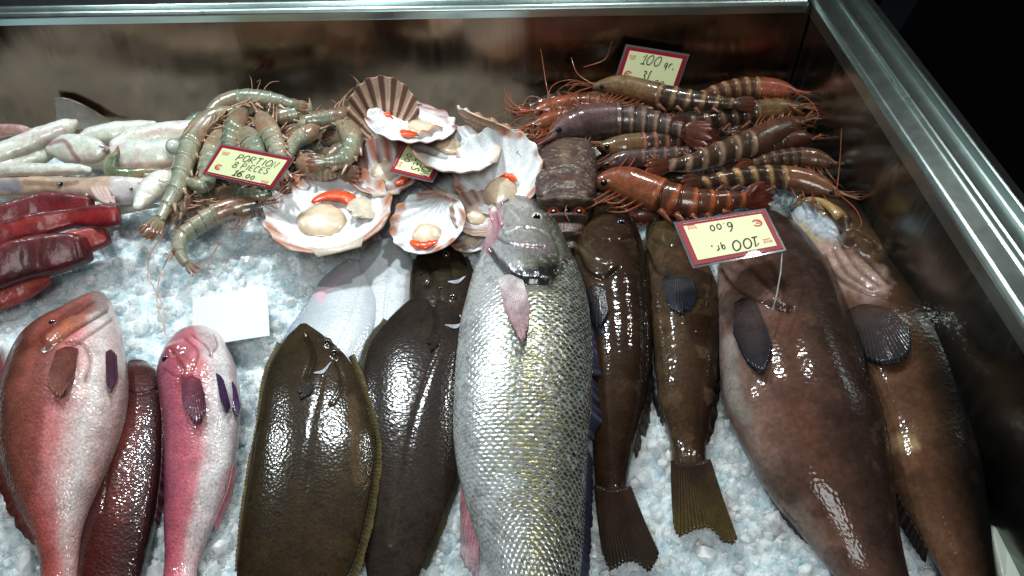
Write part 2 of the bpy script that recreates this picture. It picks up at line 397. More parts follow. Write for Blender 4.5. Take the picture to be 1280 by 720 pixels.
# --- dark red fish cut by the left edge
f = fish('red_bream', 'dark red fish mostly cut off at the left edge, only its flank showing', 'fish', (-20, 470))
b = loft('body', f, [(-70,425,-6,426),(-85,450,6,448),(-92,490,8,480),(-95,560,0,560),(-85,640,-20,640),(-60,700,-30,700)], MT['red'], k=.5, z=-.004, colf=skin([(-1,c(80,30,30)),(.5,c(120,44,46)),(1,c(140,62,66))]))
fin(f, np.array([P(x,y,.016) for x,y in ((-40,695),(-24,698))]), np.array([P(x,y,.014) for x,y in ((-60,760),(-5,760))]), c(110,50,50), c(110,50,50), 8, 'tail_fin')

# --- dark red slim fish between
f = fish('dark_red_fish', 'slim dark maroon fish with blunt end lying between the two pink and red breams', 'fish', (160, 600))
b = loft('body', f, [(160,455,186,455),(149,475,200,470),(141,515,206,510),(131,560,206,560),(118,610,201,610),(106,660,192,660),(98,720,178,720),(92,775,168,775)], MT['red'], k=.55, z=-.004, pe=.85, cap=.5, N=300, Mr=200, disp=scale_disp(.0034, .0032, .00030), colf=skin(
    [(-1,c(48,16,14)),(-.4,c(74,26,22)),(.3,c(80,28,25)),(.8,c(58,20,20)),(1,c(40,14,17))], patches=[([(165,520),(150,640)], 18, c(118,44,36), .5)], seed=4),
    creases=[([(150,500),(140,560),(128,640)], 2, .0006), ([(152,482),(170,492),(198,486)],2.2,.0012,c(45,14,14),.6)])
fin(f, np.array([P(x,y,.026) for x,y in ((203,520),(202,580),(194,650))]), np.array([P(x,y,.018) for x,y in ((210,525),(210,590),(202,660))]), c(60,22,26), c(40,16,26), 12, 'dorsal_fin', jag=.3, cr=c(120,90,110))

# --- pink bream
f = fish('pink_bream', 'smaller pink bream with white belly and purple fins between dark red fish and brown sole', 'fish', (250, 570))
st = [(243,409,262,410),(222,420,276,421),(206,442,290,445),(198,465,297,470),(200,490,300,500),(204,530,298,540),(206,570,293,580),(206,610,282,620),(206,650,264,660),(207,690,251,695),(205,720,246,720),(196,775,256,775)]
b3 = loft('body', f, st, MT['red'], k=.66, z=.002, N=320, Mr=220, disp=scale_disp(.0040, .0038, .00036), colf=skin(
    [(-1,c(120,52,72)),(-.6,c(168,88,108)),(-.15,c(206,106,122)),(.2,c(222,134,144)),(.5,c(238,222,222)),(.85,c(238,232,232)),(1,c(214,186,190))],
    tr=[(.6,.95,c(200,90,100),.6)], patches=[([(252,412),(262,430)],12,c(206,176,180),.7),([(215,440),(240,462),(228,480)],14,c(170,76,80),.7),([(250,455),(255,470)],12,c(226,120,118),.6)], seed=6),
    creases=[([(268,418),(272,432),(262,444)],1.6,.0014,c(140,60,70),.7),([(240,418),(258,432),(266,446)],1.6,.0014,c(120,46,56),.7),([(232,424),(248,440),(240,462)],1.8,.0014,c(130,50,56),.7),([(215,440),(228,460),(224,474)],2,.0016,c(120,44,50),.7),([(205,462),(222,472),(240,470)],1.8,.001,c(120,44,50),.5)], bumps=[([(212,438),(228,432)],10,.003)])
eye(f, b3, 208, 449, 5.5, lift=-.0016, white=c(70,40,60), iris=c(40,30,50))
fin(f, on(b3, [(226,474),(240,470),(250,474)], .001), on(b3, [(228,508,.003),(242,532,.004),(256,522,.005),(256,496,.004)], .003), c(120,50,68), c(80,42,62), 18, 'pectoral_fin', cr=c(160,90,110))
fin(f, on(b3, [(270,466),(276,470),(280,476)], .001), on(b3, [(276,500,.003),(284,518,.004),(290,512,.003)], .002), c(72,40,84), c(56,34,70), 6, 'pelvic_fin', cr=c(110,80,120))
fin(f, on(b3, [(290,476),(295,484),(297,492)], .001), np.array([P(x,y,.03) for x,y in ((288,512),(296,522),(301,508))]), c(72,40,84), c(56,34,76), 6, 'pelvic_fin', cr=c(110,80,120))
fin(f, np.array([P(x,y,.024) for x,y in ((292,580),(284,614),(268,652))]), np.array([P(x,y,.016) for x,y in ((298,592),(288,630),(272,668))]), c(190,110,120), c(220,180,185), 9, 'anal_fin', jag=.3)

# --- pale flatfish undersides
PALE = 'pale flatfish lying belly up'
f = fish('pale_flatfish', 'pale blue white flatfish belly up, its tail running under the brown sole', 'fish', (420, 400), PALE)
pl = [(-1,c(166,176,184)),(-.3,c(192,199,204)),(.5,c(198,204,208)),(1,c(158,168,178))]
b6 = loft('body', f, [(428,328,450,326),(412,340,466,338),(397,356,474,356),(386,378,476,382),(370,410,466,420),(348,452,446,460),(332,492,424,505),(322,530,400,545),(318,570,380,585)], MT['pale'], k=.2, z=-.002, colf=skin(pl, patches=[([(404,362),(400,372)],9,c(225,170,186),.6),([(424,345),(412,360)],8,c(226,190,204),.4)], seed=8), creases=[([(452,334),(446,380),(420,440)],2,.0006)])
fin(f, np.array([P(x,y,.005) for x,y in ((386,378),(362,424),(338,474),(326,520))]), np.array([P(x,y,.001) for x,y in ((380,382),(352,424),(330,470),(317,520))]), c(190,200,214), c(160,172,190), 26, 'anal_fin', jag=.2)
fin(f, np.array([P(x,y,.008) for x,y in ((404,365),(398,372))]), np.array([P(x,y,.004) for x,y in ((390,380),(386,390))]), c(120,110,130), c(90,84,104), 6, 'pelvic_fin', jag=.3)
f = fish('pale_flatfish', 'pale flatfish with speckled edge tucked behind, beside the dark sole head', 'fish', (485, 350), PALE)
b = loft('body', f, [(474,299,492,294),(458,308,506,306),(450,325,514,325),(448,350,516,352),(452,380,512,385),(458,420,506,430),(464,460,500,470)], MT['pale'], k=.2, z=-.001, colf=skin(pl, patches=[([(512,345),(508,385)],7,c(120,104,88),.6)], mott=[(180,c(150,150,150),.35,.62)], seed=9), creases=[([(490,300),(486,350),(480,400)],2,.0006)])
fin(f, np.array([P(x,y,.005) for x,y in ((514,325),(515,352),(511,386))]), np.array([P(x,y,.001) for x,y in ((520,326),(521,353),(516,388))]), c(170,170,176), c(130,120,116), 16, 'dorsal_fin', jag=.2)

# --- brown soles
def sole(label, at, st, z, ramp, patches, seed, eyes, cres, pec, L, R, k=.18, fringe=c(92,84,58)):
    f = fish('brown_sole', label, 'fish', at, 'brown flatfish')
    b = loft('body', f, st, MT['flat'], k=k, z=z, pe=.9, Mr=150, N=270, colf=skin(ramp, patches=patches, mott=[(55,c(56,44,30),.5,.55),(240,c(26,20,13),.45,.6)], seed=seed),
        creases=[(cres[0], 3.0, .0018, c(30,22,16), .7), (cres[1], 2, .0010, c(34,26,20), .5), (cres[2], 2.2, .0006)], bumps=[([e], 9, .0030) for e in eyes])
    for e in eyes: eye(f, b, e[0], e[1], 4.5, white=c(70,56,36), iris=c(60,48,30), pupil=c(8,8,10), lift=-.0005)
    # white gill membrane
    g = crom(cres[3], 20); w = np.sin(np.linspace(.1, math.pi-.1, 20))*2.4
    fin(f, on(b, [(x, y-q) for (x, y), q in zip(g, w)], .0006), on(b, [(x, y+q) for (x, y), q in zip(g, w)], .0012), c(196,204,216), c(180,184,196), 3, 'gill_membrane', jag=.02, th=.0006)
    fin(f, on(b, pec[0], .0006), on(b, pec[1], .002), c(44,34,24), c(26,21,17), 6, 'pectoral_fin', cr=c(60,50,42), jag=.5)
    for nm, e in (('dorsal_fin', L), ('anal_fin', R)):
        if e is None: continue
        bz = on(b, [(x, y) for x, y, _, _ in e], -.0005); tz = np.array([P(x+dx*.95, y+dy, max(zat(b, x, y)-.007, .001)) for x, y, dx, dy in e])
        fin(f, bz, tz, c(58,46,30), fringe, 60, nm, amp=.0004, jag=.22, cr=c(70,58,40))
    return f, b
base_r = [(-1,c(46,36,18)),(-.5,c(58,44,22)),(.1,c(62,46,24)),(.6,c(72,54,32)),(1,c(62,50,28))]
f4, b4 = sole('brown olive sole in front, broad flat body with pale fringe, right of the pink bream', (390, 580),
    [(374,406,384,405),(357,423,405,420),(340,450,434,447),(330,485,454,490),(324,520,464,525),(317,555,471,555),(310,600,466,600),(303,650,456,650),(298,690,446,690),(296,720,434,720),(302,775,410,775)], .014,
    base_r, [([(400,415),(420,440)],18,c(58,44,30),.6),([(440,500),(448,600)],10,c(112,84,56),.6),([(385,500),(380,680)],4,c(44,34,22),.5)], 12,
    [(409,428),(418,441)], ([(382,420),(392,446),(385,470)], [(420,450),(428,480),(415,505)], [(404,470),(385,560),(372,700)], [(392,466),(404,464),(414,452)]),
    ([(382,476),(389,479),(392,486)], [(366,492),(374,500),(384,497)]),
    [(352,430,-7,-3),(335,470,-8,-2),(326,530,-8,0),(315,590,-9,2),(305,650,-8,3),(298,710,-6,6)], [(436,446,8,-5),(452,486,9,-3),(468,550,11,2),(464,610,11,6),(452,670,12,8),(436,720,12,10)], fringe=c(138,124,82))
f5, b5 = sole('darker brown sole with violet sheen between the front sole and the silver fish', (510, 540),
    [(538,360,568,357),(512,375,582,372),(485,400,588,398),(462,430,590,430),(452,470,590,470),(448,520,584,530),(449,560,576,575),(450,600,566,612),(450,650,549,656),(456,700,529,706),(462,740,515,745),(470,775,508,775)], .004,
    [(-1,c(44,35,26)),(-.4,c(51,40,33)),(.2,c(58,46,40)),(.7,c(55,42,35)),(1,c(49,39,30))], [([(548,362),(568,376)],14,c(65,51,40),.6),([(500,520),(490,680)],10,c(77,63,51),.4)], 13,
    [(551,362),(566,371)], ([(540,376),(546,402),(540,424)], [(575,396),(580,415),(575,440)], [(560,410),(520,520),(488,680)], [(556,406),(570,408),(580,402)]),
    ([(541,416),(548,418),(551,424)], [(529,430),(538,440),(546,436)]),
    [(486,402,-8,-5),(464,432,-9,-4),(452,480,-8,-1),(449,540,-7,0)], [(574,580,8,5),(562,618,8,5),(546,660,9,6),(526,708,9,7)])
f7, b7 = sole('small dark sole head poking out behind the pale flatfish, under the scallops', (550, 340),
    [(534,309,560,306),(520,322,578,318),(514,345,588,340),(513,370,592,370),(516,400,592,400),(520,430,590,430),(530,470,580,470)], -.002,
    [(-1,c(46,37,25)),(0,c(55,44,30)),(1,c(49,40,26))], [([(540,320),(560,318)],14,c(48,38,28),.6)], 14,
    [(545,313),(558,318)], ([(528,326),(540,342),(534,356)], [(560,330),(566,345),(562,358)], [(552,350),(550,380),(548,420)], [(560,352),(572,352),(582,345)]),
    ([(526,330),(531,331),(534,335)], [(521,341),(526,344),(530,343)]), [(520,325,-5,-2),(514,350,-5,0),(514,380,-5,0)], [(580,322,5,-3),(589,345,5,-1),(592,380,4,0)], k=.3)

# --- silver meagre (hero)
f = fish('silver_fish', 'big silver fish with golden flecked scales and open pink mouth in the middle', 'fish', (650, 560))
st = [(634,245,660,240),(622,254,672,247),(614,270,684,260),(610,285,694,274),(606,302,702,292),(600,320,711,312),(592,345,721,335),(584,375,731,365),(576,410,737,400),(571,450,740,445),(568,500,739,495),(567,540,736,540),(570,575,733,580),(577,610,731,620),(588,650,730,660),(602,690,727,700),(615,725,722,735),(628,775,712,778)]
gx = [590, 605, 622, 640, 655, 690, 700, 712, 730]; gy = [316, 326, 338, 346, 352, 352, 340, 318, 300]
def herocol(b):
    base = skin([(-1,c(206,214,216)),(-.55,c(214,220,220)),(-.15,c(184,188,184)),(.1,c(142,142,124)),(.42,c(88,88,70)),(.8,c(54,55,47)),(1,c(46,48,44))],
        patches=[([(640,250),(655,270),(668,300)],30,c(186,180,178),.7),([(684,285),(700,310)],20,c(128,126,110),.6),([(615,250),(616,290),(608,310)],9,c(224,170,184),.85),
                 ([(648,343),(664,344),(678,341),(690,337)],10,c(34,30,40),.9),([(612,312),(628,332),(650,350),(684,351)],6,c(36,34,44),.8),([(640,308),(665,312),(685,308)],10,c(150,130,140),.6),
                 ([(652,242),(672,252)],12,c(84,76,78),.8),([(622,300),(640,320)],12,c(190,190,196),.6),([(600,360),(610,400)],20,c(232,234,236),.6)], mott=[(140,c(110,106,98),.4,.54),(420,c(70,66,64),.4,.57),(380,c(226,226,222),.55,.58)], seed=20)(b)
    q, pid, m = SCL['q'], SCL['pid'], SCL['mask']
    back = np.clip((b.s+.45)/.9, 0, 1)
    yel = ((pid > .46)*m*np.clip(1-abs(b.s-.12)/.75, 0, 1)*sstep((.72-q)/.2))[:, None]*.72
    base = base*(1-yel)+c(178,160,70)*yel
    dk = (m*back*sstep((.6-q)/.5)*(.55+.45*(hash3((pid*9999).astype(np.int64), (pid*77).astype(np.int64), (pid*5).astype(np.int64), 2))))[:, None]*.95
    base = base*(1-dk)+c(30,31,27)*dk
    ed = (m*sstep((q-.72)/.2)*(.25+.5*back))[:, None]; base = base*(1-ed)+c(205,212,206)*ed
    return base
b8 = loft('body', f, st, MT['hero'], k=.60, z=.016, N=460, Mr=420, pe=.95, colf=herocol, disp=scale_disp(.0066, .0064, .00095, True),
    creases=[([(612,312),(626,332),(650,350),(688,352),(696,338)], 3.2, .0045), ([(621,296),(637,305),(658,308),(680,308)], 1.8, .0026, c(60,46,54), .7), ([(618,262),(622,282),(616,300)], 2.5, .0025, c(190,110,130), .6), ([(630,262),(626,285),(632,296)], 2, .0012, c(100,80,90), .4), ([(690,290),(700,312),(698,336)], 2.5, .0022), ([(632,292),(652,284),(676,288),(690,300)], 2.0, .0016), ([(640,262),(650,272),(660,286)], 2, .0012)],
    bumps=[([(640,320),(670,332)], 26, .0035)])
eye(f, b8, 671, 273, 8.5, white=c(150,148,140), iris=c(196,192,176), pr=.58, lift=-.0022)
# open mouth: two lips round a pink gape
mb = MB(); mb.tube(on(b8, crom([(616,276),(612,262),(614,250),(622,244),(636,241),(652,241)], 14), .001), .0016, .0022, c(216,150,168), c(96,84,86), 8); mb.build('lip', MT['meat'], f)
mb = MB(); mb.tube(on(b8, crom([(628,282),(624,268),(626,256),(636,249)], 12), .001), .0018, .0012, c(206,140,160), c(120,100,106), 8); mb.build('lip', MT['meat'], f)
ball('mouth', f, on(b8, [(619,258)], -.0005)[0], .0095, [-.2,-.3,1], MT['meat'], [(0,c(170,70,100)),(1,c(226,150,176))], .3, stretch=.5)
fin(f, on(b8, [(622,348),(636,343),(654,350)], .0065), on(b8, [(632,392,.004),(648,424,.006),(658,424,.006),(664,386,.005)], .006), c(242,236,236), c(176,140,146), 18, 'pectoral_fin', cr=c(176,100,112), jag=.1)
fin(f, np.array([P(x,y,.036) for x,y in ((590,368),(582,400),(577,440))]), np.array([P(x,y,.030) for x,y in ((584,366),(575,402),(573,446))]), c(206,130,140), c(176,96,108), 6, 'pelvic_fin', jag=.1)
fin(f, np.array([P(x,y,.030) for x,y in ((576,600),(584,636),(598,676))]), np.array([P(x,y,.012) for x,y in ((574,640),(576,700),(598,740))]), c(206,110,124), c(205,190,196), 8, 'anal_fin', jag=.25, cr=c(226,200,204))
fin(f, np.array([P(x,y,.036) for x,y in ((736,395),(740,430),(740,468))]), np.array([P(x,y,.028) for x,y in ((744,402),(760,446),(764,474))]), c(60,60,82), c(34,34,54), 6, 'dorsal_fin', jag=.5, cr=c(120,124,150))
fin(f, np.array([P(x,y,.036) for x,y in ((740,472),(739,505),(736,545))]), np.array([P(x,y,.024) for x,y in ((752,486),(754,526),(744,556))]), c(60,60,82), c(34,34,54), 6, 'dorsal_fin', jag=.5, cr=c(120,124,150))
fin(f, np.array([P(x,y,.034) for x,y in ((735,560),(732,620),(729,680),(722,730))]), np.array([P(x,y,.020) for x,y in ((743,580),(742,640),(740,690),(736,740))]), c(56,56,78), c(38,38,58), 16, 'dorsal_fin', jag=.3, cr=c(90,92,116))

# --- dark groupers
def dorsal(f, b, pts, out, zt, n=14, col=c(40,30,26), ct=c(22,18,20), nm='dorsal_fin', jag=.35):
    bz = on(b, pts, -.001); tz = np.array([P(x+dx, y+dy, max(zt, .002)) for (x, y), (dx, dy) in zip(pts, out)])
    return fin(f, bz, tz, col, ct, n, nm, jag=jag, cr=c(90,80,76), amp=.001)
f = fish('dark_grouper', 'slender dark brown grouper with whole tail showing, right beside the silver fish', 'fish', (765, 470), 'dark groupers')
st = [(744,258,766,253),(732,272,782,266),(724,292,794,284),(717,318,803,308),(717,345,809,335),(722,375,813,365),(730,410,815,410),(735,460,814,460),(738,510,806,510),(740,550,795,552),(742,580,788,582),(744,605,784,608),(747,622,787,620)]
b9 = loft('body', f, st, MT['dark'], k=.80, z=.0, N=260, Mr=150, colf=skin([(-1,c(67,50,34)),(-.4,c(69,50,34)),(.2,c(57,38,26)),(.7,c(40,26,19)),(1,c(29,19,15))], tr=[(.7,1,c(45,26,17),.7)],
    patches=[([(745,265),(760,262)],18,c(74,62,40),.6),([(742,375),(748,410)],18,c(33,40,53),.8),([(730,310),(745,330)],12,c(91,77,58),.5)], mott=[(70,c(86,64,43),.35,.6)], seed=30),
    creases=[([(722,318),(732,338),(752,348),(772,336)], 2.6, .003, c(30,20,16), .6), ([(738,292),(758,300),(786,298)], 1.8, .0012, c(40,28,20), .5), ([(724,306),(740,322),(758,330)], 2, .0016, c(110,96,76), .5)])
eye(f, b9, 776, 279, 6, white=c(50,50,60), iris=c(30,36,60), pupil=c(8,12,28), pr=.7, lift=-.001)
fin(f, on(b9, [(735,360),(745,354),(757,360)], .0008), on(b9, [(735,396),(742,410),(752,410),(761,394)], .0018), c(50,40,36), c(22,24,32), 14, 'pectoral_fin', cr=c(70,76,90))
fin(f, np.array([P(x,y,.024) for x,y in ((745,606),(764,612),(786,608))]), np.array([P(x,y,.010) for x,y in ((753,700),(764,716),(788,704),(812,716),(828,700))]), c(56,34,22), c(40,28,14), 20, 'tail_fin', mat=MT['tail'], jag=.05, amp=.0007, th=.003, cr=c(40,24,14), V=24)
dorsal(f, b9, [(806,470),(800,520),(792,560)], [(12,6),(12,10),(4,16)], .006, 8, c(58,44,34), c(46,34,26), 'anal_fin', .2)
f = fish('dark_grouper', 'small mottled dark grouper with fanned tail, its head partly under the tag', 'fish', (860, 470), 'dark groupers')
st = [(816,266,836,260),(808,284,852,274),(806,310,866,296),(807,345,882,330),(811,382,897,368),(815,420,901,410),(819,460,898,460),(824,500,893,500),(832,530,887,535),(838,555,883,558),(840,578,884,578),(842,594,890,590)]
b10 = loft('body', f, st, MT['dark'], k=.82, z=.0, N=260, Mr=150, colf=skin([(-1,c(81,65,49)),(-.5,c(84,63,44)),(.1,c(74,51,35)),(.6,c(53,35,25)),(1,c(32,21,18))], tr=[(.75,1,c(53,32,19),.6)],
    patches=[([(820,278),(830,300)],22,c(84,72,44),.6),([(838,352),(862,362)],18,c(39,40,49),.8)], mott=[(75,c(113,88,62),.55,.55)], seed=31),
    creases=[([(808,315),(818,338),(838,350)],2.4,.0024,c(36,24,18),.6),([(815,300),(835,308),(856,304)],1.8,.0012,c(40,28,20),.4)])
eye(f, b10, 846, 281, 6, white=c(50,50,60), iris=c(40,44,66), pr=.7)
fin(f, on(b10, [(830,350),(847,345),(866,350)], .0008), on(b10, [(832,376),(842,392),(860,392),(873,374)], .0018), c(50,42,38), c(24,28,38), 16, 'pectoral_fin', cr=c(70,80,100))
fin(f, np.array([P(x,y,.024) for x,y in ((841,576),(862,580),(886,574))]), np.array([P(x,y,.010) for x,y in ((841,660),(848,674),(882,662),(912,684),(926,684))]), c(56,34,22), c(84,70,30), 20, 'tail_fin', mat=MT['tail'], jag=.05, amp=.0007, th=.003, cr=c(46,26,16), V=24)
dorsal(f, b10, [(816,450),(820,490),(830,525)], [(-6,8),(-6,12),(-2,10)], .006, 7, c(46,40,40), c(26,26,32), 'anal_fin')
dorsal(f, b10, [(897,400),(894,460),(888,520),(882,550)], [(10,4),(9,6),(8,8),(4,10)], .012, 12)

# --- large brown grouper
f = fish('brown_grouper', 'large brown grouper with blue black pectoral fin lying under the lime tag', 'fish', (1010, 500), 'brown groupers')
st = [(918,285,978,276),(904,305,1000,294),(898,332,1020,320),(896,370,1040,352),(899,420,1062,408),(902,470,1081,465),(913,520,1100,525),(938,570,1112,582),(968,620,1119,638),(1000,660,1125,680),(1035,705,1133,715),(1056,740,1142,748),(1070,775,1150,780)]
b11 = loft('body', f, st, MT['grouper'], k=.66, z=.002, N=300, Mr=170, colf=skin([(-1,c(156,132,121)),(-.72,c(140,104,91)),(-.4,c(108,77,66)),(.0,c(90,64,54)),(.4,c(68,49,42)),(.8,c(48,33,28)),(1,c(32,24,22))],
    patches=[([(912,430),(916,490),(930,520)],14,c(177,167,158),.7),([(910,345),(930,365),(960,380)],24,c(147,110,100),.7),([(960,290),(990,310)],24,c(65,48,43),.6),([(980,400),(1000,520),(1050,660)],26,c(113,73,54),.5)], mott=[(40,c(61,43,33),.5,.57),(90,c(123,91,71),.3,.62)], seed=33),
    creases=[([(900,340),(922,362),(952,378),(988,388)],2.6,.006,c(50,28,28),.8),([(904,350),(922,370),(945,382)],2.4,.0022,c(110,74,72),.5),([(920,322),(948,348),(972,372)],2.6,.003,c(44,30,28),.6),([(940,312),(962,330),(976,356)],2.4,.0016,c(60,40,38),.4)],
    bumps=[([(935,335),(972,372)],16,.004),([(906,346),(936,372),(984,383)],7,.004),([(916,334),(944,360)],6,.003)])
fin(f, on(b11, [(918,378),(932,372),(946,378)], .0015), on(b11, [(916,420,.003),(934,456,.005),(956,468,.005),(967,436,.004)], .003), c(84,66,60), c(18,21,30), 22, 'pectoral_fin', cr=c(40,44,56), jag=.04)
dorsal(f, b11, [(1062,420),(1082,470),(1100,530),(1112,590)], [(16,10),(18,14),(14,18),(6,20)], .022, 14, c(48,38,34), c(26,22,24))
dorsal(f, b11, [(950,590),(975,628),(1005,662)], [(8,28),(18,38),(24,34)], .006, 9, c(60,46,42), c(34,30,32), 'anal_fin', .12)

# --- rightmost grouper, head turned, mouth gaping
f = fish('brown_grouper', 'dark grouper with gaping bluish mouth and folded gills along the steel side wall', 'fish', (1140, 500), 'brown groupers')
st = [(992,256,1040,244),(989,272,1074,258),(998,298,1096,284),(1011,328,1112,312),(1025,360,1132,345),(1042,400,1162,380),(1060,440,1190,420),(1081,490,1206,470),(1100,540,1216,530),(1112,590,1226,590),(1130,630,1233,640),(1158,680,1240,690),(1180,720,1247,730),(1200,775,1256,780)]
b12 = loft('body', f, st, MT['grouper'], k=.70, z=.002, N=300, Mr=170, colf=skin([(-1,c(135,99,76)),(-.6,c(112,76,54)),(-.2,c(86,58,40)),(.1,c(56,38,27)),(.4,c(23,18,14)),(1,c(11,9,8))],  # dark back, deepened to near black by shade put into the colour
    patches=[([(998,262),(1015,275),(1042,290)],20,c(206,216,226),.95),([(1000,285),(1020,305),(1040,320)],14,c(200,184,150),.8),([(1030,262),(1052,272)],10,c(170,140,84),.8),([(1035,320),(1060,340),(1090,356)],30,c(200,166,152),.85),([(1125,553),(1140,556)],14,c(180,150,110),.8),([(1062,285),(1090,310)],24,c(104,76,52),.7),([(1075,410),(1100,430)],36,c(46,40,44),.6)], mott=[(50,c(60,42,32),.45,.57)], seed=35),
    creases=[([(1030,322),(1045,346),(1080,364),(1110,370)],2.6,.003,c(70,44,40),.7),([(1042,314),(1058,340),(1090,360)],2.4,.003,c(80,50,46),.7),([(1054,308),(1072,334),(1100,356)],2.4,.003,c(80,50,46),.7),([(1066,304),(1088,328),(1112,352)],2.4,.003,c(70,46,40),.7),([(1030,258),(1050,280),(1052,300),(1062,306)],3,.006,c(60,44,40),.6),([(1052,284),(1075,292),(1100,312)],2.4,.003,c(50,36,28),.6),([(1010,262),(1030,282),(1048,292)],3,.004)],
    bumps=[([(1010,255),(1040,262),(1056,276)],10,.006),([(1066,296),(1086,306)],14,.005)])
mb = MB(); mb.tube(on(b12, crom([(992,258),(1012,250),(1034,256),(1050,272)], 16), .002), .003, .0045, c(170,146,100), c(176,140,90), 10); mb.build('lip', MT['meat'], f)
mb = MB(); mb.tube(on(b12, crom([(990,264),(998,284),(1012,308)], 12), .001), .0022, .0028, c(170,170,160), c(150,120,100), 10); mb.build('lip', MT['meat'], f)
fin(f, on(b12, [(1052,390),(1080,380),(1114,386)], .001), on(b12, [(1060,426,.002),(1082,450,.003),(1112,458,.004),(1138,444,.003),(1140,412,.002)], .002), c(74,54,44), c(16,18,25), 24, 'pectoral_fin', cr=c(60,60,70), jag=.04)
dorsal(f, b12, [(1064,446),(1084,496),(1102,545)], [(-6,14),(-6,16),(-4,18)], .012, 10, c(50,40,34), c(30,24,22), 'pelvic_fin')
dorsal(f, b12, [(1116,600),(1134,640),(1160,685)], [(-8,14),(-8,20),(-4,22)], .004, 9, c(52,40,34), c(32,26,24), 'anal_fin', .15)
# ------------------------------------------------------------------ slipper lobster
f = fish('slipper_lobster', 'flat squarish brown slipper lobster with orange ringed spots between scallop and prawns', 'lobster', (706, 250), None)
zl_ = .052
bl = loft('carapace', f, [(684,182,734,180),(671,190,743,188),(668,204,746,203),(669,230,746,228),(671,250,744,249),(674,257,740,257)], MT['lobster'], k=.42, z=zl_, pe=.6, mode='view', N=150, Mr=150, cap=.12, disp=lambda bb, fl, px, py, C, E, th, n_, m_: (fbm(fl, 420, 3)-.5)*.0022+(fbm(fl, 80, 5)-.5)*.0022, colf=skin(
    [(-1,c(62,46,40)),(-.3,c(82,62,52)),(.3,c(84,64,54)),(1,c(58,44,38))], mott=[(160,c(126,104,88),.5,.6),(90,c(40,28,24),.5,.58)], patches=[([(707,186),(707,204)],8,c(120,100,86),.6)], seed=40),
    creases=[([(690,215),(705,222),(722,215)],4,.002),([(672,246),(705,240),(742,246)],2.2,.0016)], bumps=[([(706,190),(706,210)],5,.003),([(694,228),(720,228)],14,.003)])
bs = loft('tail_segment', f, [(676,256,740,256),(678,266,738,266),(681,276,735,276)], MT['lobster'], k=.42, z=.040, pe=.7, mode='view', N=40, Mr=60, cap=.1, colf=skin([(-1,c(70,52,46)),(0,c(54,38,36)),(1,c(66,50,44))], patches=[([(686,262),(730,262)],6,c(26,16,20),.8)], seed=41))
for x in (692, 724):
    p = on(bs, [(x, 264)], .0)[0]; ball('orange_spot', f, p, .0050, CAM-p, MT['eye'], [(0,c(10,6,8)),(.45,c(16,8,8)),(.6,c(176,70,34)),(.82,c(150,58,30)),(1,c(50,24,20))], .5, stretch=1.3)
p = on(bs, [(708, 263)], .0)[0]; ball('dark_spot', f, p, .0042, CAM-p, MT['eye'], [(0,c(4,3,5)),(1,c(14,8,12))], .5)
loft('tail_segment', f, [(681,276,734,276),(684,286,732,286),(689,296,728,296)], MT['lobster'], k=.45, z=.032, pe=.75, mode='view', N=40, Mr=50, cap=.1, colf=skin([(-1,c(72,54,46)),(0,c(88,68,58)),(1,c(60,44,38))], seed=42), creases=[([(684,288),(706,293),(730,288)],2,.001)])
loft('tail_segment', f, [(690,294,727,294),(693,303,724,303),(698,312,720,312)], MT['lobster'], k=.45, z=.024, pe=.75, mode='view', N=40, Mr=50, cap=.2, colf=skin([(-1,c(62,46,40)),(0,c(80,60,52)),(1,c(50,38,34))], seed=43))
for s_ in (-1, 1):
    mb = MB(); x0 = 706+s_*18
    for k_ in range(3):
        a = P(x0+s_*k_*4, 184, zl_+.004); e = P(x0+s_*(k_*7+2), 173-k_*3, zl_+.008); mb.tube(np.linspace(a, e, 5), .0012, .0005, c(150,90,80))
    mb.build('antenna', MT['prawn'], f)
fin(f, np.array([P(x,y,zl_+.004) for x,y in ((733,186),(738,190),(743,197))]), np.array([P(x,y,zl_+.014) for x,y in ((742,184),(748,188),(752,192))]), c(196,190,170), c(210,208,190), 4, 'antenna_plate')

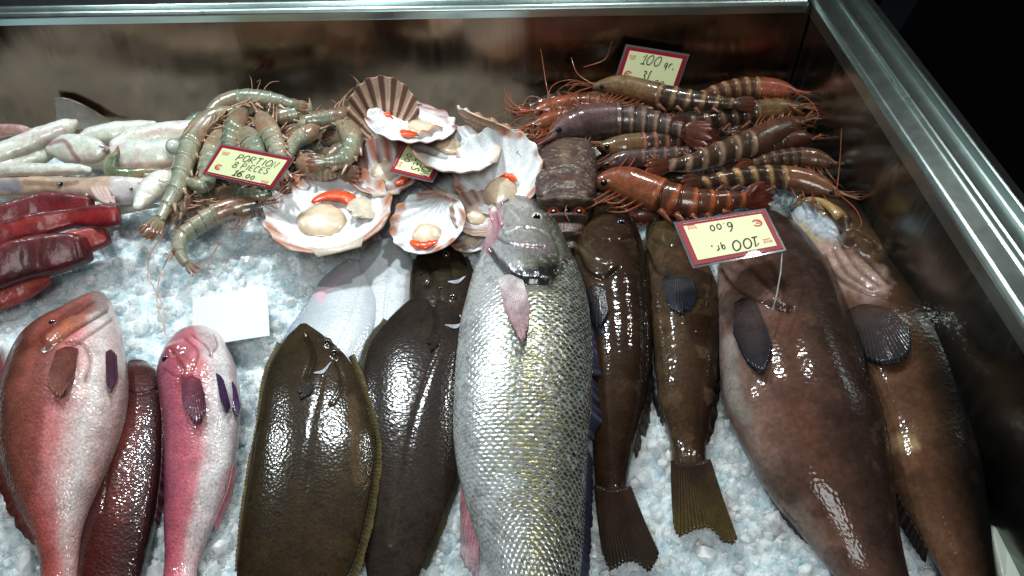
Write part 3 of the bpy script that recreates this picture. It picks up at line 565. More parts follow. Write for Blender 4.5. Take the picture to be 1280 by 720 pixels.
# ------------------------------------------------------------------ shrimps and prawns
def tubes(parent, name, mat, lines, r0, r1, ca, cb):
    for ln in lines:
        mb = MB(); mb.tube(ln, r0, r1, ca, cb, 6); mb.build(name, mat, parent)
def prawn(kind, label, cat, group, spine, r, z, vent, mat, pal, band=None, legs=5, ant=(), seed=0, k=.8, whisk=2, headfrac=.36, tailw=1.0, swim=4):
    """spine: pixels from head to tail; vent: +1/-1 side of the belly; z one height or (head, tail)"""
    rr = np.random.RandomState(seed); n = 90; r = r*(1.16 if kind == 'tiger_prawn' else 1.13)
    sp = crom(spine, n); t = np.linspace(0, 1, n)
    zz = np.interp(t, [0, 1], z if np.ndim(z) else (z, z)); zz = capz(sp[:, 0], sp[:, 1], zz)
    ker = np.ones(15)/15; zz = np.convolve(np.pad(zz, 7, mode='edge'), ker, 'valid')
    T = np.gradient(sp, axis=0); T /= np.linalg.norm(T, axis=1)[:, None]; Nm = np.stack([-T[:, 1], T[:, 0]], 1)*vent   # to the belly side
    prof = np.interp(t, [0, .05, .12, .22, headfrac, .5, .7, .85, .93, 1], [.28, .5, .78, .98, 1.0, .95, .80, .60, .46, .34])*r
    mid = P(*sp[n//2], zz[n//2]); root = thing(kind, label, cat, (mid[0], mid[1], mid[2]), group)
    def seg(a, b_, nm, saw, N, colf, grow=1.0):
        tt = np.linspace(a, b_, 40); q = np.stack([np.interp(tt, t, sp[:, 0]), np.interp(tt, t, sp[:, 1])], 1); nn = np.stack([np.interp(tt, t, Nm[:, 0]), np.interp(tt, t, Nm[:, 1])], 1)
        tf = np.linspace(a, b_, N); 
        w = np.interp(tt, t, prof)*grow; st = np.hstack([q-nn*w[:, None], q+nn*w[:, None]])   # L = back, R = belly
        zs = list(zip(np.linspace(0, 1, 40), np.interp(tt, t, zz)))
        dsp = None
        if saw:
            def dsp(bb, flat, px, py, C, E, th, n_, m_):
                ph = (bb.t*saw) % 1; return (ph-.5)*.00013*r*(1+.2*bb.s)-.00028*np.exp(-((ph-.02)/.06)**2)*r*.25
        return loft(nm, root, st, mat, k=k, mode='view', N=N, Mr=28, colf=colf, zl=zs, cap=.5, disp=dsp, pe=.95)
    back, flank, belly, headc, headb = pal[:5]
    def hcol(bb):
        base = skin([(-1, headc), (.1, headc*.55+headb*.45), (1, headb)], patches=(), mott=[(140, back, .45, .58)], seed=seed)(bb); return base
    def acol(bb):
        base = skin([(-1, back), (0, flank), (1, belly)], mott=[(150, headc, .3, .6)], seed=seed+3)(bb)
        if band is not None:
            ph = (bb.t*6+.15*(bb.s)+rr.rand()*.05) % 1
            x = (sstep(1-np.abs(ph-.80)/.27)*band[1]*np.clip(1.1-.5*(bb.s+1)/2, 0, 1))[:, None]; base = base*(1-x)+band[0]*x
            y = (sstep(1-np.abs(ph-.42)/.34)*.55)[:, None]; base = base*(1-y)+band[2]*y
        return base
    ab = seg(headfrac-.05, .95, 'abdomen', 6, 110, acol)
    hd = seg(.0, headfrac+.015, 'carapace', 0, 60, hcol, 1.03)
    d = depth(mid)/F
    def W(p2, dz=0.0, i=None):
        zq = zz[i] if i is not None else zz[0]; return P(p2[0], p2[1], zq+dz)
    # tail fan
    e0 = sp[-1]; Tt = T[-1]; Nt = Nm[-1]; Cw = P(*sp[int(n*.93)], zz[-5]); Et = P(*(sp[int(n*.93)]+Tt*10), zz[-5])-Cw; Et /= np.linalg.norm(Et); vd = (CAM-Cw)/np.linalg.norm(CAM-Cw); En = np.cross(vd, Et); En /= np.linalg.norm(En)
    mb = MB(); Ltail = r*d*2.0*tailw
    opn = rr.uniform(.35, .85)
    for a in (-32, -14, 3, 18, 34):
        a = math.radians(a*opn+rr.uniform(-5, 5)); ax = Et*math.cos(a)+En*math.sin(a); sd = np.cross(vd, ax); L_ = Ltail*(1-.15*abs(a))
        u = np.linspace(0, 1, 12); wd = Ltail*.20*np.sin(np.pi*np.clip(u*.86+.12, 0, 1))**.8; m_ = 10; th = np.arange(m_)*2*math.pi/m_
        v = Cw+u[:, None, None]*L_*ax+wd[:, None, None]*(np.cos(th)[None, :, None]*sd+.22*np.sin(th)[None, :, None]*vd)+vd*(.0015*math.cos(a*3))
        cc = pal[5]*(1-u[:, None]**1.5)+pal[6]*u[:, None]**1.5
        mb.add(v.reshape(-1, 3), gridfaces(12, m_).tolist()+[list(range(m_))[::-1], [11*m_+i for i in range(m_)]], np.repeat(cc, m_, 0))
    mb.build('tail_fan', mat, ab.obj)
    # rostrum
    a0 = sp[2]-Nm[2]*prof[2]*.4; tip = sp[0]-T[0]*r*1.7-Nm[0]*r*.25
    mb = MB(); mb.tube(np.array([W(a0*(1-u)+tip*u, .002, 0) for u in np.linspace(0, 1, 6)]), r*d*.2, r*d*.03, headc, pal[7], 8); mb.build('rostrum', mat, hd.obj)
    # eye
    ip = sp[5]+Nm[5]*prof[5]*.1; pe_ = P(ip[0], ip[1], zz[5]); vv = (CAM-pe_)/np.linalg.norm(CAM-pe_)
    ball('eye', hd.obj, pe_+vv*prof[5]*d*k*.9, r*d*.2, vv, MT['eye'], [(0, c(8,6,8)), (1, c(14,10,12))], 1.0, nn=10, mm=14)
    # walking legs and swimming legs
    legs = legs+2 if kind == 'tiger_prawn' else legs
    for j in range(legs):
        i = int(n*(.10+.24*j/max(legs-1, 1))); s0 = sp[i]+Nm[i]*prof[i]*.75; bend = s0+Nm[i]*r*(.5+.5*rr.rand())-T[i]*r*(.5+.9*rr.rand()); end = bend+Nm[i]*r*rr.uniform(-.1, .7)-T[i]*r*(.8+1.2*rr.rand())
        q = crom([s0, bend, end], 9); dz = np.array([0, .003, .004, .004, .003, .001, -.002, -.004, -.007])*min(1, r/12)
        tubes(hd.obj, 'leg', mat, [np.array([W(x, dd_, i) for x, dd_ in zip(q, dz)])], r*d*.085, r*d*.03, pal[7]*.6+belly*.4, pal[8]*.7+belly*.3)
    for j in range(swim):
        i = int(n*(.45+.36*j/max(swim-1, 1))); s0 = sp[i]+Nm[i]*prof[i]*.8; end = s0+Nm[i]*r*rr.uniform(.25, .5)+T[i]*r*rr.uniform(.2, .9)
        tubes(ab.obj, 'swimming_leg', mat, [np.array([W(s0*(1-u)+end*u, -.002*u, i) for u in np.linspace(0, 1, 5)])], r*d*.22, r*d*.08, pal[7]*.3+belly*.7, pal[7]*.5+belly*.5)
    for j in range(whisk):
        s0 = sp[0]; hd_ = -T[0]; nn = Nm[0]; L_ = r*rr.uniform(2.2, 4.2); bend = rr.uniform(-1, 1)
        q = crom([s0, s0+hd_*L_*.5+nn*bend*r*.8, s0+hd_*L_*.8+nn*bend*r*2.2, s0+hd_*L_*.7+nn*bend*r*3.2], 14)
        tubes(hd.obj, 'antenna', mat, [np.array([W(x, .004*math.sin(3*u), 0) for x, u in zip(q, np.linspace(0, 1, 14))])], r*d*.055, r*d*.02, pal[7], pal[8])
    for ln in ant:
        z0 = zz[0]; q = crom([p[:2] for p in ln], 24); zq = np.interp(np.linspace(0, 1, 24), np.linspace(0, 1, len(ln)), [p[2] for p in ln])
        zq = capz(q[:, 0], q[:, 1], zq, .785)
        tubes(hd.obj, 'antenna', mat, [np.array([P(x[0], x[1], zz_) for x, zz_ in zip(q, zq)])], .0007, .00035, pal[7], pal[8])
    return root
# grey green shrimps.  palette: back, flank, belly, head, head belly, tail base, tail tip, limb, limb tip
G1 = (c(110,118,100), c(132,136,116), c(158,146,122), c(124,118,98), c(150,120,96), c(136,132,104), c(130,62,42), c(180,138,110), c(196,160,130))
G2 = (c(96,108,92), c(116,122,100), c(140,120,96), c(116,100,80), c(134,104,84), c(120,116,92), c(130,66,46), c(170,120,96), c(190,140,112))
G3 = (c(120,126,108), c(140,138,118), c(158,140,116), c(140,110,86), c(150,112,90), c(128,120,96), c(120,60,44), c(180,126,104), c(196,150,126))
SG = 'raw grey green shrimps in the pile'
def sh(label, spine, r, z, vent, pal=G1, **k): return prawn('grey_shrimp', label, 'shrimp', SG, spine, r, z, vent, MT['shrimp'], pal, **k)
sh('grey green shrimp stretched along the top of the pile against the steel back', [(255,146),(275,131),(305,122),(340,124),(374,132)], 10, .072, 1, G1, seed=1, legs=4)
sh('long curved grey green shrimp forming the left outline of the pile', [(292,136),(262,150),(242,172),(231,200),(222,232),(206,262),(196,282)], 12.5, (.072,.05), -1, G1, seed=2, legs=5)
sh('shrimp just inside the curved left one, its red tail tip at the portion tag corner', [(292,160),(272,178),(261,205),(256,232),(232,226)], 12, (.062,.056), 1, G1, seed=3, legs=3)
sh('upright shrimp behind the middle of the portion tag, brownish head towards the wall', [(308,136),(296,154),(288,176),(284,204)], 12, .066, -1, G2, seed=4, legs=3)
sh('plump green shrimp right above the letters of the portion tag', [(300,162),(312,176),(320,192),(326,210)], 13, .064, 1, G1, seed=5, legs=2)
sh('brown headed shrimp pointing at the wall, slanting to the right of the portion tag', [(324,140),(332,156),(342,176),(350,200),(352,215)], 12, .068, -1, G3, seed=6, legs=3)
sh('small shrimp lying crosswise beneath the tip of the topmost shrimp', [(338,150),(352,146),(368,142),(384,136),(372,130)], 9, .062, 1, G1, seed=7, legs=2)
sh('brown banded shrimp at upper right of the pile pointing to the striped scallop shell', [(438,136),(424,146),(404,150),(384,152),(372,160)], 10.5, .066, 1, G2, seed=8, legs=3)
sh('glossy small shrimp in the middle right of the pile with pinkish head', [(400,160),(384,168),(368,178),(362,196)], 10, .062, 1, G3, seed=9, legs=4)
sh('curled shrimp like a letter C at the right edge of the pile beside the scallops', [(420,154),(436,164),(440,182),(428,200),(404,203)], 12, .064, -1, G1, seed=10, legs=0, whisk=0)
sh('shrimp with round brown head under the curled one, next to the big white scallop', [(376,196),(386,206),(404,213),(424,215)], 14, .052, 1, G3, seed=11, legs=3, swim=0)
sh('lowest shrimp at the front of the pile with tail hanging on the ice', [(330,252),(300,258),(270,268),(244,284),(226,300),(226,320),(240,336)], 11.5, (.046,.030), 1, G3, seed=12, legs=5,
   ant=[[(205,292,.03),(188,318,.02),(186,345,.012),(204,384,.010),(206,418,.010)], [(232,292,.03),(206,330,.016),(196,372,.012),(206,414,.009)], [(276,300,.03),(262,324,.014),(240,346,.008)]])
sh('dark shrimp hidden in shade beneath the portion tag', [(270,238),(292,246),(318,246),(342,240)], 11, .046, 1, G2, seed=13, legs=5)
sh('bluish dark shrimp in front of the tag, touching the big white scallop', [(290,268),(312,262),(334,256),(352,246)], 10, .040, 1, (c(88,96,104), c(104,108,110), c(130,110,100))+G2[3:], seed=14, legs=4)
sh('shrimp lowest at the left of the pile with orange brown tail over the ice', [(240,236),(226,254),(212,266),(192,284)], 11, (.045,.036), -1, G3, seed=15, legs=4)
sh('single small green shrimp among the white squids with its brown tail raised', [(204,214),(182,218),(158,219),(140,215),(138,202),(150,188)], 8.5, .056, -1, (c(86,100,70), c(100,112,84), c(150,140,100), c(120,110,80), c(140,120,90), c(140,100,70), c(150,66,46), c(180,150,120), c(190,160,130)), seed=16, legs=2, swim=0, whisk=1)

# tiger prawns
W1 = (c(65,49,37), c(77,58,44), c(97,70,53), c(132,104,67), c(123,81,53), c(84,56,42), c(106,53,39), c(172,84,46), c(181,106,67))
TB = (c(181,141,99), .85, c(48,35,28))
O1 = (c(104,58,40), c(116,66,46), c(108,64,46), c(162,78,46), c(156,100,66), c(110,50,36), c(110,44,34), c(186,86,48), c(190,110,66))
PU = (c(72,60,54), c(92,78,70), c(104,76,66), c(104,90,90), c(120,80,74), c(100,58,46), c(126,54,40), c(160,78,66), c(176,96,80))
BR = (c(81,60,46), c(92,69,51), c(106,74,55), c(109,76,55), c(116,70,51), c(97,53,39), c(132,62,39), c(158,86,53), c(176,114,79))
TG = 'tiger prawns heaped in the corner'
def tp(label, spine, r, z, vent, pal=W1, band=TB, **k): return prawn('tiger_prawn', label, 'prawn', TG, spine, r, z, vent, MT['prawn'], pal, band, **k)
tp('banded prawn with yellowish head lying topmost along the back, just below the 100 gr tag', [(742,108),(775,108),(815,117),(855,124),(895,128),(926,130)], 13, .078, 1, W1, seed=21, legs=5, headfrac=.42,
   ant=[[(742,106,.085),(722,92,.09),(714,72,.10)], [(730,84,.085),(756,74,.09),(765,52,.10)], [(700,150,.07),(686,120,.08),(676,62,.10)], [(742,106,.08),(712,100,.09),(690,108,.09),(684,130,.08)]])
tp('prawn with orange head pointing right, behind the topmost banded prawn', [(998,117),(965,112),(930,110),(900,114),(870,122)], 12, .066, -1, (c(120,70,50), c(130,80,60), c(130,90,70), c(166,80,56), c(150,80,58))+W1[5:], seed=22, legs=4, swim=0)
tp('purple grey prawn with lilac head pointing left, above the slipper lobster', [(690,168),(716,156),(750,150),(790,150),(826,156),(862,166)], 18, .066, -1, PU, (c(190,150,130), .6, c(70,58,58)), seed=23, legs=6, headfrac=.46)
tp('dark banded prawn pointing right, second row from the wall', [(1002,134),(965,138),(925,143),(890,150),(856,152)], 12.5, .062, -1, W1, (c(176,140,110), .8, c(54,44,36)), seed=24, legs=4, swim=3)
tp('dark prawn with coral stripes in the middle of the heap, below the purple one', [(752,182),(780,184),(815,180),(848,174),(880,168)], 14, .052, 1, W1, (c(206,120,96), .8, c(46,34,28)), seed=25, legs=2)
tp('big greyish striped prawn pointing up to the right across the middle of the heap', [(1004,150),(966,166),(935,180),(900,192),(862,204),(826,208)], 14.5, .060, 1, BR, (c(214,176,148), .85, c(76,62,52)), seed=26, legs=5)
tp('bright orange prawn in front, head beside the slipper lobster', [(744,228),(774,227),(812,240),(850,252),(890,254),(940,248)], 19, (.052,.044), 1, O1, (c(214,112,62), .85, c(96,56,40)), seed=27, legs=4, headfrac=.38, swim=5)
tp('banded prawn in front right with brown head pointing right over the pale grouper mouth', [(1050,244),(1010,228),(970,222),(930,222),(896,226),(868,230)], 13.5, .054, -1, (W1[0], W1[1], W1[2], c(150,96,66), c(120,78,56))+W1[5:], (c(216,168,112), .95, c(44,34,28)), seed=28, legs=2,
   ant=[[(1046,238,.06),(1050,200,.08),(1052,160,.10)], [(1030,236,.056),(1060,240,.056),(1084,238,.056)]])
tp('brown prawn pointing right in the shade between the striped ones at the right end', [(1044,206),(1008,198),(972,199),(936,206)], 11.5, .050, -1, BR, (c(150,110,90), .5, c(60,46,38)), seed=29, legs=4, swim=2)
tp('dark prawn at the far right end of the heap under the big striped prawn', [(1016,172),(986,176),(950,188),(915,200)], 11, .050, 1, (c(70,44,34), c(84,50,38), c(96,60,44), c(92,46,36), c(100,60,44))+W1[5:], None, seed=30, legs=6, swim=3)
tp('orange legged prawn at the left end of the heap behind the purple one', [(668,140),(700,134),(735,130),(770,134),(800,138)], 12, .064, 1, O1, (c(200,110,70), .5, c(130,66,44)), seed=31, legs=6, whisk=5,
   ant=[[(690,130,.07),(664,120,.075),(652,134,.07)], [(700,140,.07),(670,150,.07),(648,162,.06)]])
tp('orange prawn head with tangled whiskers at the far left of the heap by the scallops', [(664,158),(690,150),(720,142),(750,140)], 9, .066, 1, O1, (c(200,110,70), .5, c(130,66,44)), seed=32, legs=6, whisk=6, swim=0)
tp('small grey prawn peeping out over the orange one, red feelers at its left', [(752,206),(780,200),(812,196),(845,192),(880,186)], 10, .047, 1, PU, (c(190,140,124), .6, c(84,70,66)), seed=33, legs=3, whisk=3)
tp('dark red prawn under the orange one, tail towards the lime tag', [(770,262),(800,268),(835,266),(870,262),(900,258)], 10, .026, 1, (c(96,46,36), c(110,56,42), c(120,66,50), c(120,64,46), c(120,60,46))+W1[5:], (c(170,90,66), .5, c(70,40,32)), seed=34, legs=2)

WK = np.random.RandomState(5)
for o_ in [o for o in COL.objects if o.name.startswith('tiger_prawn') and o.parent is None][:11]:
    hd_ = [q for q in o_.children if q.name.startswith('carapace')][0]; cx_, cy_ = project(ORIG[o_.name]); left_ = cx_ < 810 or True
    co_h = np.array([tuple(v.co) for v in hd_.data.vertices[:28*4]])+ORIG[o_.name]; tipw = co_h.mean(0); tx_, ty_ = project(tipw); dr_ = -1 if tx_ < cx_ else 1
    for k_ in range(4):
        L_ = WK.uniform(30, 75); a_ = WK.uniform(-.5, .5); q = crom([(tx_, ty_), (tx_+dr_*L_*.4, ty_-8*a_-WK.uniform(0, 8)), (tx_+dr_*L_*.8*math.cos(a_), ty_+L_*.4*math.sin(a_)), (tx_+dr_*L_*.7, ty_+L_*.7*math.sin(a_)+WK.uniform(-10, 10))], 16)
        q[:, 0] = np.minimum(q[:, 0], 1085); zq = capz(q[:, 0], q[:, 1], tipw[2]+np.linspace(0, WK.uniform(-.012, .012), 16), .79)
        tubes(hd_, 'antenna', MT['prawn'], [np.array([P(x[0], x[1], z_) for x, z_ in zip(q, zq)])], .0008, .0003, c(150,74,40) if dr_ < 0 else c(110,66,44), c(160,100,64))
UL = 'prawn mostly hidden in the dark gaps beneath the other tiger prawns'
ru = np.random.RandomState(77)
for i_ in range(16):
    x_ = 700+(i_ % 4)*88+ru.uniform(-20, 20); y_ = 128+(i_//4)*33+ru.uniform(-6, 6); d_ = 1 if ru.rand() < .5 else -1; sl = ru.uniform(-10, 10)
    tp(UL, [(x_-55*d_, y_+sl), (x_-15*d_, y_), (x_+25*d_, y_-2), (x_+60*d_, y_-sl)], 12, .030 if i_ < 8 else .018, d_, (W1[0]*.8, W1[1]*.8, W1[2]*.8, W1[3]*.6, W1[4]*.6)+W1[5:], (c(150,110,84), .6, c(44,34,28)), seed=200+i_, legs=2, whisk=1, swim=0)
US = 'shrimp mostly hidden beneath the other grey green shrimps'
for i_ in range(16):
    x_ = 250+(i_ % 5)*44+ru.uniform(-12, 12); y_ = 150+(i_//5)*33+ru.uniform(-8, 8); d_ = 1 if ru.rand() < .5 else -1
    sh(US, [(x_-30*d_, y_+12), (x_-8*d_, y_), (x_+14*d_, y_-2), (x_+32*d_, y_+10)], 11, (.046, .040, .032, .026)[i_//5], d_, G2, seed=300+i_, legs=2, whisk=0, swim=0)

# ------------------------------------------------------------------ scallops
def rotm(ax, a):
    ax = np.asarray(ax, float); ax /= np.linalg.norm(ax); K = np.array([[0,-ax[2],ax[1]],[ax[2],0,-ax[0]],[-ax[1],ax[0],0]]); return np.eye(3)+math.sin(a)*K+(1-math.cos(a))*K@K
def scallop(label, px, py, rp, z, spin, tilt, roll=0, dep=.30, inner='white', ribs=11, meat=None, roe=None, frill=None, seed=0, rim=c(150,80,50), group='opened scallops', outer=c(170,120,90), asp=1.0, stripes=None):
    """spin: turn of the hinge about the shell's axis (0 = hinge towards the viewer); tilt: lean of the face towards the viewer, degrees"""
    z = float(capz(px, py, z, .77)); C0 = P(px, py, z); R = rp*1.08*depth(C0)/F
    Mx = rotm([1,0,0], math.radians(tilt)) @ rotm([0,1,0], math.radians(roll)) @ rotm([0,0,1], math.radians(spin))
    root = thing('scallop', label, 'scallop', C0, group)
    nr, na = 26, 176; rad = np.linspace(0, 1, nr)**.8; an = np.arange(na)*2*math.pi/na
    X = rad[:, None]*np.cos(an)[None]; Y = rad[:, None]*np.sin(an)[None]*asp
    hp = np.arctan2(X, Y+1.08); hr = np.hypot(X, Y+1.08)/2.08
    rb = np.cos(hp*ribs*2.9)
    fade = sstep((hr-.08)/.5)
    edge = 1+.024*rb*rad[:, None]**6*sstep((Y+.75)/.5)
    X = X*edge; Y = Y*edge
    zz = -dep*(1-(rad[:, None]**2.2))+.034*rb*fade*rad[:, None]+.0*X
    pts = np.stack([X, Y, zz], -1).reshape(-1, 3)
    rngl = np.random.RandomState(seed); pts[:, 2] += (vnoise(pts+seed, 2.4, seed)-.5)*.03
    low = pts.copy(); low[:, 2] -= .030; low[:, :2] *= 1.01
    k_ = len(pts); f1 = gridfaces(nr, na).tolist(); f2 = (gridfaces(nr, na)[:, ::-1]+k_).tolist()
    side = [[(nr-1)*na+j, (nr-1)*na+(j+1) % na, k_+(nr-1)*na+(j+1) % na, k_+(nr-1)*na+j] for j in range(na)]
    # ears either side of the hinge
    e0 = 2*k_; ears = np.array([[-.40,-.86,.02],[-.33,-1.03,.01],[0,-1.03,.0],[.33,-1.03,.01],[.40,-.86,.02],[0,-.90,-.02]]); ears2 = ears-np.array([0,0,.022])
    ef = [[e0,e0+1,e0+2,e0+5],[e0+5,e0+2,e0+3,e0+4],[e0+11,e0+8,e0+7,e0+6],[e0+10,e0+9,e0+8,e0+11]]+[[e0+a,e0+6+a,e0+6+b_,e0+b_] for a, b_ in ((0,1),(1,2),(2,3),(3,4),(4,5),(5,0))]
    allp = np.vstack([pts, low, ears, ears2])
    r_ = np.repeat(rad, na); Yf = Y.ravel(); rbf = rb.ravel(); Xf = X.ravel()
    wh = c(236,240,242); nz = fbm(pts+seed*3.7, 2.2, seed)
    if inner == 'white':
        ci = np.tile(wh, (k_, 1)); a = (sstep((r_-.78+.30*(nz-.5))/.14)*sstep((nz-.36)/.16)*(.75+.25*rbf))[:, None]; ci = ci*(1-a)+rim*a
    elif inner == 'brown':
        ci = np.tile(wh*.9, (k_, 1)); a = (sstep((r_-.30+.3*(nz-.5))/.35)*(.72+.45*rbf*.5))[:, None]; a = np.maximum(np.clip(a, 0, 1), (sstep((Yf-.05+.4*(nz-.5))/.4)*(.75+.25*rbf))[:, None]); ci = ci*(1-a)+rim*a
    elif inner == 'halfbrown':
        ci = np.tile(wh, (k_, 1)); a = (sstep((Yf*1.0-.25+.5*(nz-.5))/.35)*.85)[:, None]; ci = ci*(1-a)+rim*a
        a = (sstep((r_-.9)/.1)*sstep((nz-.4)/.2)*.8)[:, None]; ci = ci*(1-a)+c(190,120,80)*a
    else:  # striped
        a = sstep((rbf+.25)/.5)[:, None]; ci = c(206,176,150)*(1-a)+rim*a; a = (sstep((.45-np.hypot(Xf, Yf+.5))/.3))[:, None]; ci = ci*(1-a)+c(220,190,170)*a
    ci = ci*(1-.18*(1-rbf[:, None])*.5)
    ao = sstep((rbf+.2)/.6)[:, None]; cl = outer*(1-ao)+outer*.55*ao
    if stripes is not None: cl = cl*(1-.5*np.sin(r_*18)[:, None]**2)
    ce = np.tile(c(214,200,184), (12, 1))
    co = C0+(allp*R) @ Mx.T
    mesh('shell', co, f1+f2+side+ef+[list(range(na))[::-1]], MT['shell'], root, np.vstack([ci, cl, ce]), allp*R)
    nv = Mx @ np.array([0,0,1.0])
    def at(u, v, h): return C0+Mx @ (np.array([u, v, -dep*(1-min(1, math.hypot(u, v))**2.2)+h])*R)
    if meat:
        u, v, s_ = meat; ball('meat', root, at(u, v, .05), s_*R, nv+np.array([.15,-.1,0]), MT['meat'], [(0,c(232,216,192)),(.6,c(226,206,178)),(.9,c(206,184,154)),(1,c(186,162,132))], .26, stretch=1.08, amp=.35)
    if roe:
        u0, v0, rad_, a0, a1, th_ = roe
        q = [at(u0+rad_*math.cos(math.radians(a)), v0+rad_*math.sin(math.radians(a)), .10) for a in np.linspace(a0, a1, 16)]
        q = np.array(q); mb = MB(); T_ = len(q)
        pr = np.sin(np.linspace(.25, math.pi-.12, T_))**.6*th_*R
        Tn = np.gradient(q, axis=0); Tn /= np.linalg.norm(Tn, axis=1)[:, None]; Bn = np.cross(Tn, nv); th = np.arange(12)*2*math.pi/12
        v_ = q[:, None]+pr[:, None, None]*(np.cos(th)[None, :, None]*Bn[:, None]+.40*np.sin(th)[None, :, None]*nv); v_ = v_*1.0; pr2 = (fbm(v_.reshape(-1, 3), 260, seed)-.5).reshape(v_.shape[:2])[..., None]; v_ = v_+(v_-q[:, None])*pr2*.9
        mb.add(v_.reshape(-1, 3), gridfaces(T_, 12).tolist()+[list(range(12))[::-1], [(T_-1)*12+i for i in range(12)]], np.repeat(np.linspace(0,1,T_)[:,None]*(c(226,70,24)-c(232,92,36))+c(232,92,36), 12, 0)); mb.build('roe', MT['meat'], root)
    if frill:
        for (u, v, s_, cl_) in frill: ball('mantle', root, at(u, v, .08), s_*R, nv+np.array([.3,.2,0]), MT['meat'], [(0,cl_),(.7,cl_*.8),(1,cl_*.8)], .16, stretch=1.5, amp=1.1)
    return root
scallop('scallop shell standing upright at the back, brown and cream fan stripes', 479,142,41,.080, 0,62, dep=.20, inner='striped', rim=c(96,58,44), ribs=12, seed=1, roe=(0,-.3,.25,20,160,.10), asp=1.02)
scallop('tilted open scallop with pink brown rim and round meat, leaning on the striped upright shell', 514,151,52,.082, 195,-10, roll=8, dep=.26, inner='white', rim=c(140,74,60), meat=(-.26,-.02,.32), roe=(.06,.24,.14,-30,150,.14), seed=2, outer=c(160,100,84))
scallop('brown scallop seen edge on, nearest to the prawns at the back', 618,151,46,.070, -20,-33, roll=22, dep=.42, inner='halfbrown', rim=c(170,130,90), seed=3, outer=c(176,134,92), stripes=1)
scallop('open scallop with grey brown upper rim, overlapping the upside down portion tag', 570,184,50,.074, 80,-4, roll=6, dep=.26, inner='halfbrown', rim=c(120,98,84), meat=(.28,.24,.30), seed=4, outer=c(190,170,150))
scallop('scallop with orange brown rays, behind the tilted portion tag at the left', 482,205,45,.052, 5,12, roll=-4, dep=.30, inner='brown', rim=c(150,76,44), meat=(-.05,-.05,.34), roe=(.25,-.3,.3,260,350,.12), seed=5, outer=c(150,90,60))
scallop('big white scallop in front left, round meat and curved orange roe', 410,259,73,.046, 18,2, dep=.26, inner='white', rim=c(172,96,48), meat=(-.14,-.08,.36), roe=(.02,.04,.38,-20,130,.12), frill=[(.54,-.08,.26,c(226,214,194))], seed=6)
scallop('pearly white scallop low in the middle with roe below its meat', 534,276,45,.040, 150,12, roll=-8, dep=.26, inner='white', rim=c(172,96,48), meat=(-.12,.30,.36), roe=(-.12,.30,.42,60,170,.12), seed=7)
scallop('white fan shaped scallop right behind the mouth of the silver fish', 621,213,53,.060, 12,32, roll=-8, dep=.22, inner='white', rim=c(172,96,48), meat=(-.02,-.45,.34), roe=(.08,-.42,.28,20,110,.09), seed=8)
scallop('brown scallop half covered under the white fan one, left of the silver fish mouth', 597,266,32,.040, 60,14, roll=10, dep=.34, inner='brown', rim=c(150,98,66), meat=(0,0,.34), seed=9, outer=c(150,100,70))
scallop('lowest small scallop with red roe, squeezed beside the silver fish cheek', 588,292,27,.026, 120,8, roll=-6, dep=.30, inner='halfbrown', rim=c(150,110,80), roe=(.2,-.1,.4,-60,60,.16), meat=(-.2,.1,.3), seed=10)
scallop('dark scallop in shade, underneath the grey brown rimmed one', 560,222,36,.036, 30,4, roll=10, dep=.34, inner='brown', rim=c(112,60,40), seed=11, outer=c(120,76,56), roe=(.2,-.2,.3,0,80,.12))
scallop('thin white scallop edge between the shrimps and the striped upright shell', 444,166,20,.058, 90,40, roll=50, dep=.25, inner='white', rim=c(180,140,110), seed=12)

# ------------------------------------------------------------------ squids
SQ = 'raw white squids'
SQR = [(-1,c(196,202,196)),(-.3,c(216,220,208)),(.4,c(208,206,190)),(1,c(170,160,140))]
def squid(label, st, z, ramp=SQR, patches=(), k=.8, fins=(), extra=None, seed=0, nm='mantle', zl=None):
    st = np.array(st, float); m_ = st.mean(0); zq = float(np.mean([q[1] for q in zl])) if zl else z
    f = thing('squid', label, 'squid', P((m_[0]+m_[2])/2, (m_[1]+m_[3])/2, zq), SQ)
    b = loft(nm, f, st, MT['squid'], k=k, z=z, mode='view', N=90, Mr=56, cap=.7, disp=lambda bb, fl, px, py, C, E, th, n_, m_: (fbm(fl, 38, seed+3)-.5)*.004+(fbm(fl, 120, seed+5)-.5)*.0018, colf=skin(ramp, patches=patches, mott=[(60,c(206,176,176),.5,.56),(260,c(170,120,126),.35,.62)], seed=seed), zl=zl)
    for base, tip in fins:
        fin(f, np.array([P(*p) for p in base]), np.array([P(*p) for p in tip]), c(210,206,196), c(180,150,150), 5, 'fin', amp=.0002, th=.003, jag=.02, mat=MT['squid'])
    return f, b
squid('long smooth white squid tube, topmost at the left edge against the steel back', [(-60,204,-48,232),(-20,186,-8,214),(20,170,30,196),(55,157,63,181),(80,149,88,170),(92,149,96,160)], .070, seed=1, zl=[(0,.058),(1,.07)])
squid('white squid with pointed end lying flat along the back wall', [(86,178,98,190),(110,160,114,184),(140,153,146,180),(170,150,176,168),(192,151,194,158)], .056, seed=2, patches=[([(150,172),(190,156)],5,c(150,110,110),.5)])
f, b = squid('white squid with pink band reaching under the curved left shrimp', [(140,176,150,196),(166,160,172,190),(200,153,206,186),(235,150,240,182),(262,150,264,178)], .050, seed=3, patches=[([(170,166),(240,164)],5,c(206,160,150),.5)])
squid('squid piece with purple stripe in the middle of the white pile', [(62,176,66,196),(80,168,82,204),(100,168,104,206),(122,174,124,202),(134,184,134,192)], .058, seed=4, k=.5, patches=[([(58,180),(80,176),(90,190),(98,200)],4,c(150,100,110),.8),([(128,184),(135,190)],6,c(90,50,50),.8)])
squid('pale squid lying below the long tube at the left edge', [(-40,222,-36,244),(-10,206,-6,232),(22,190,26,216),(50,178,54,206),(70,176,72,194)], .052, seed=5, k=.7)
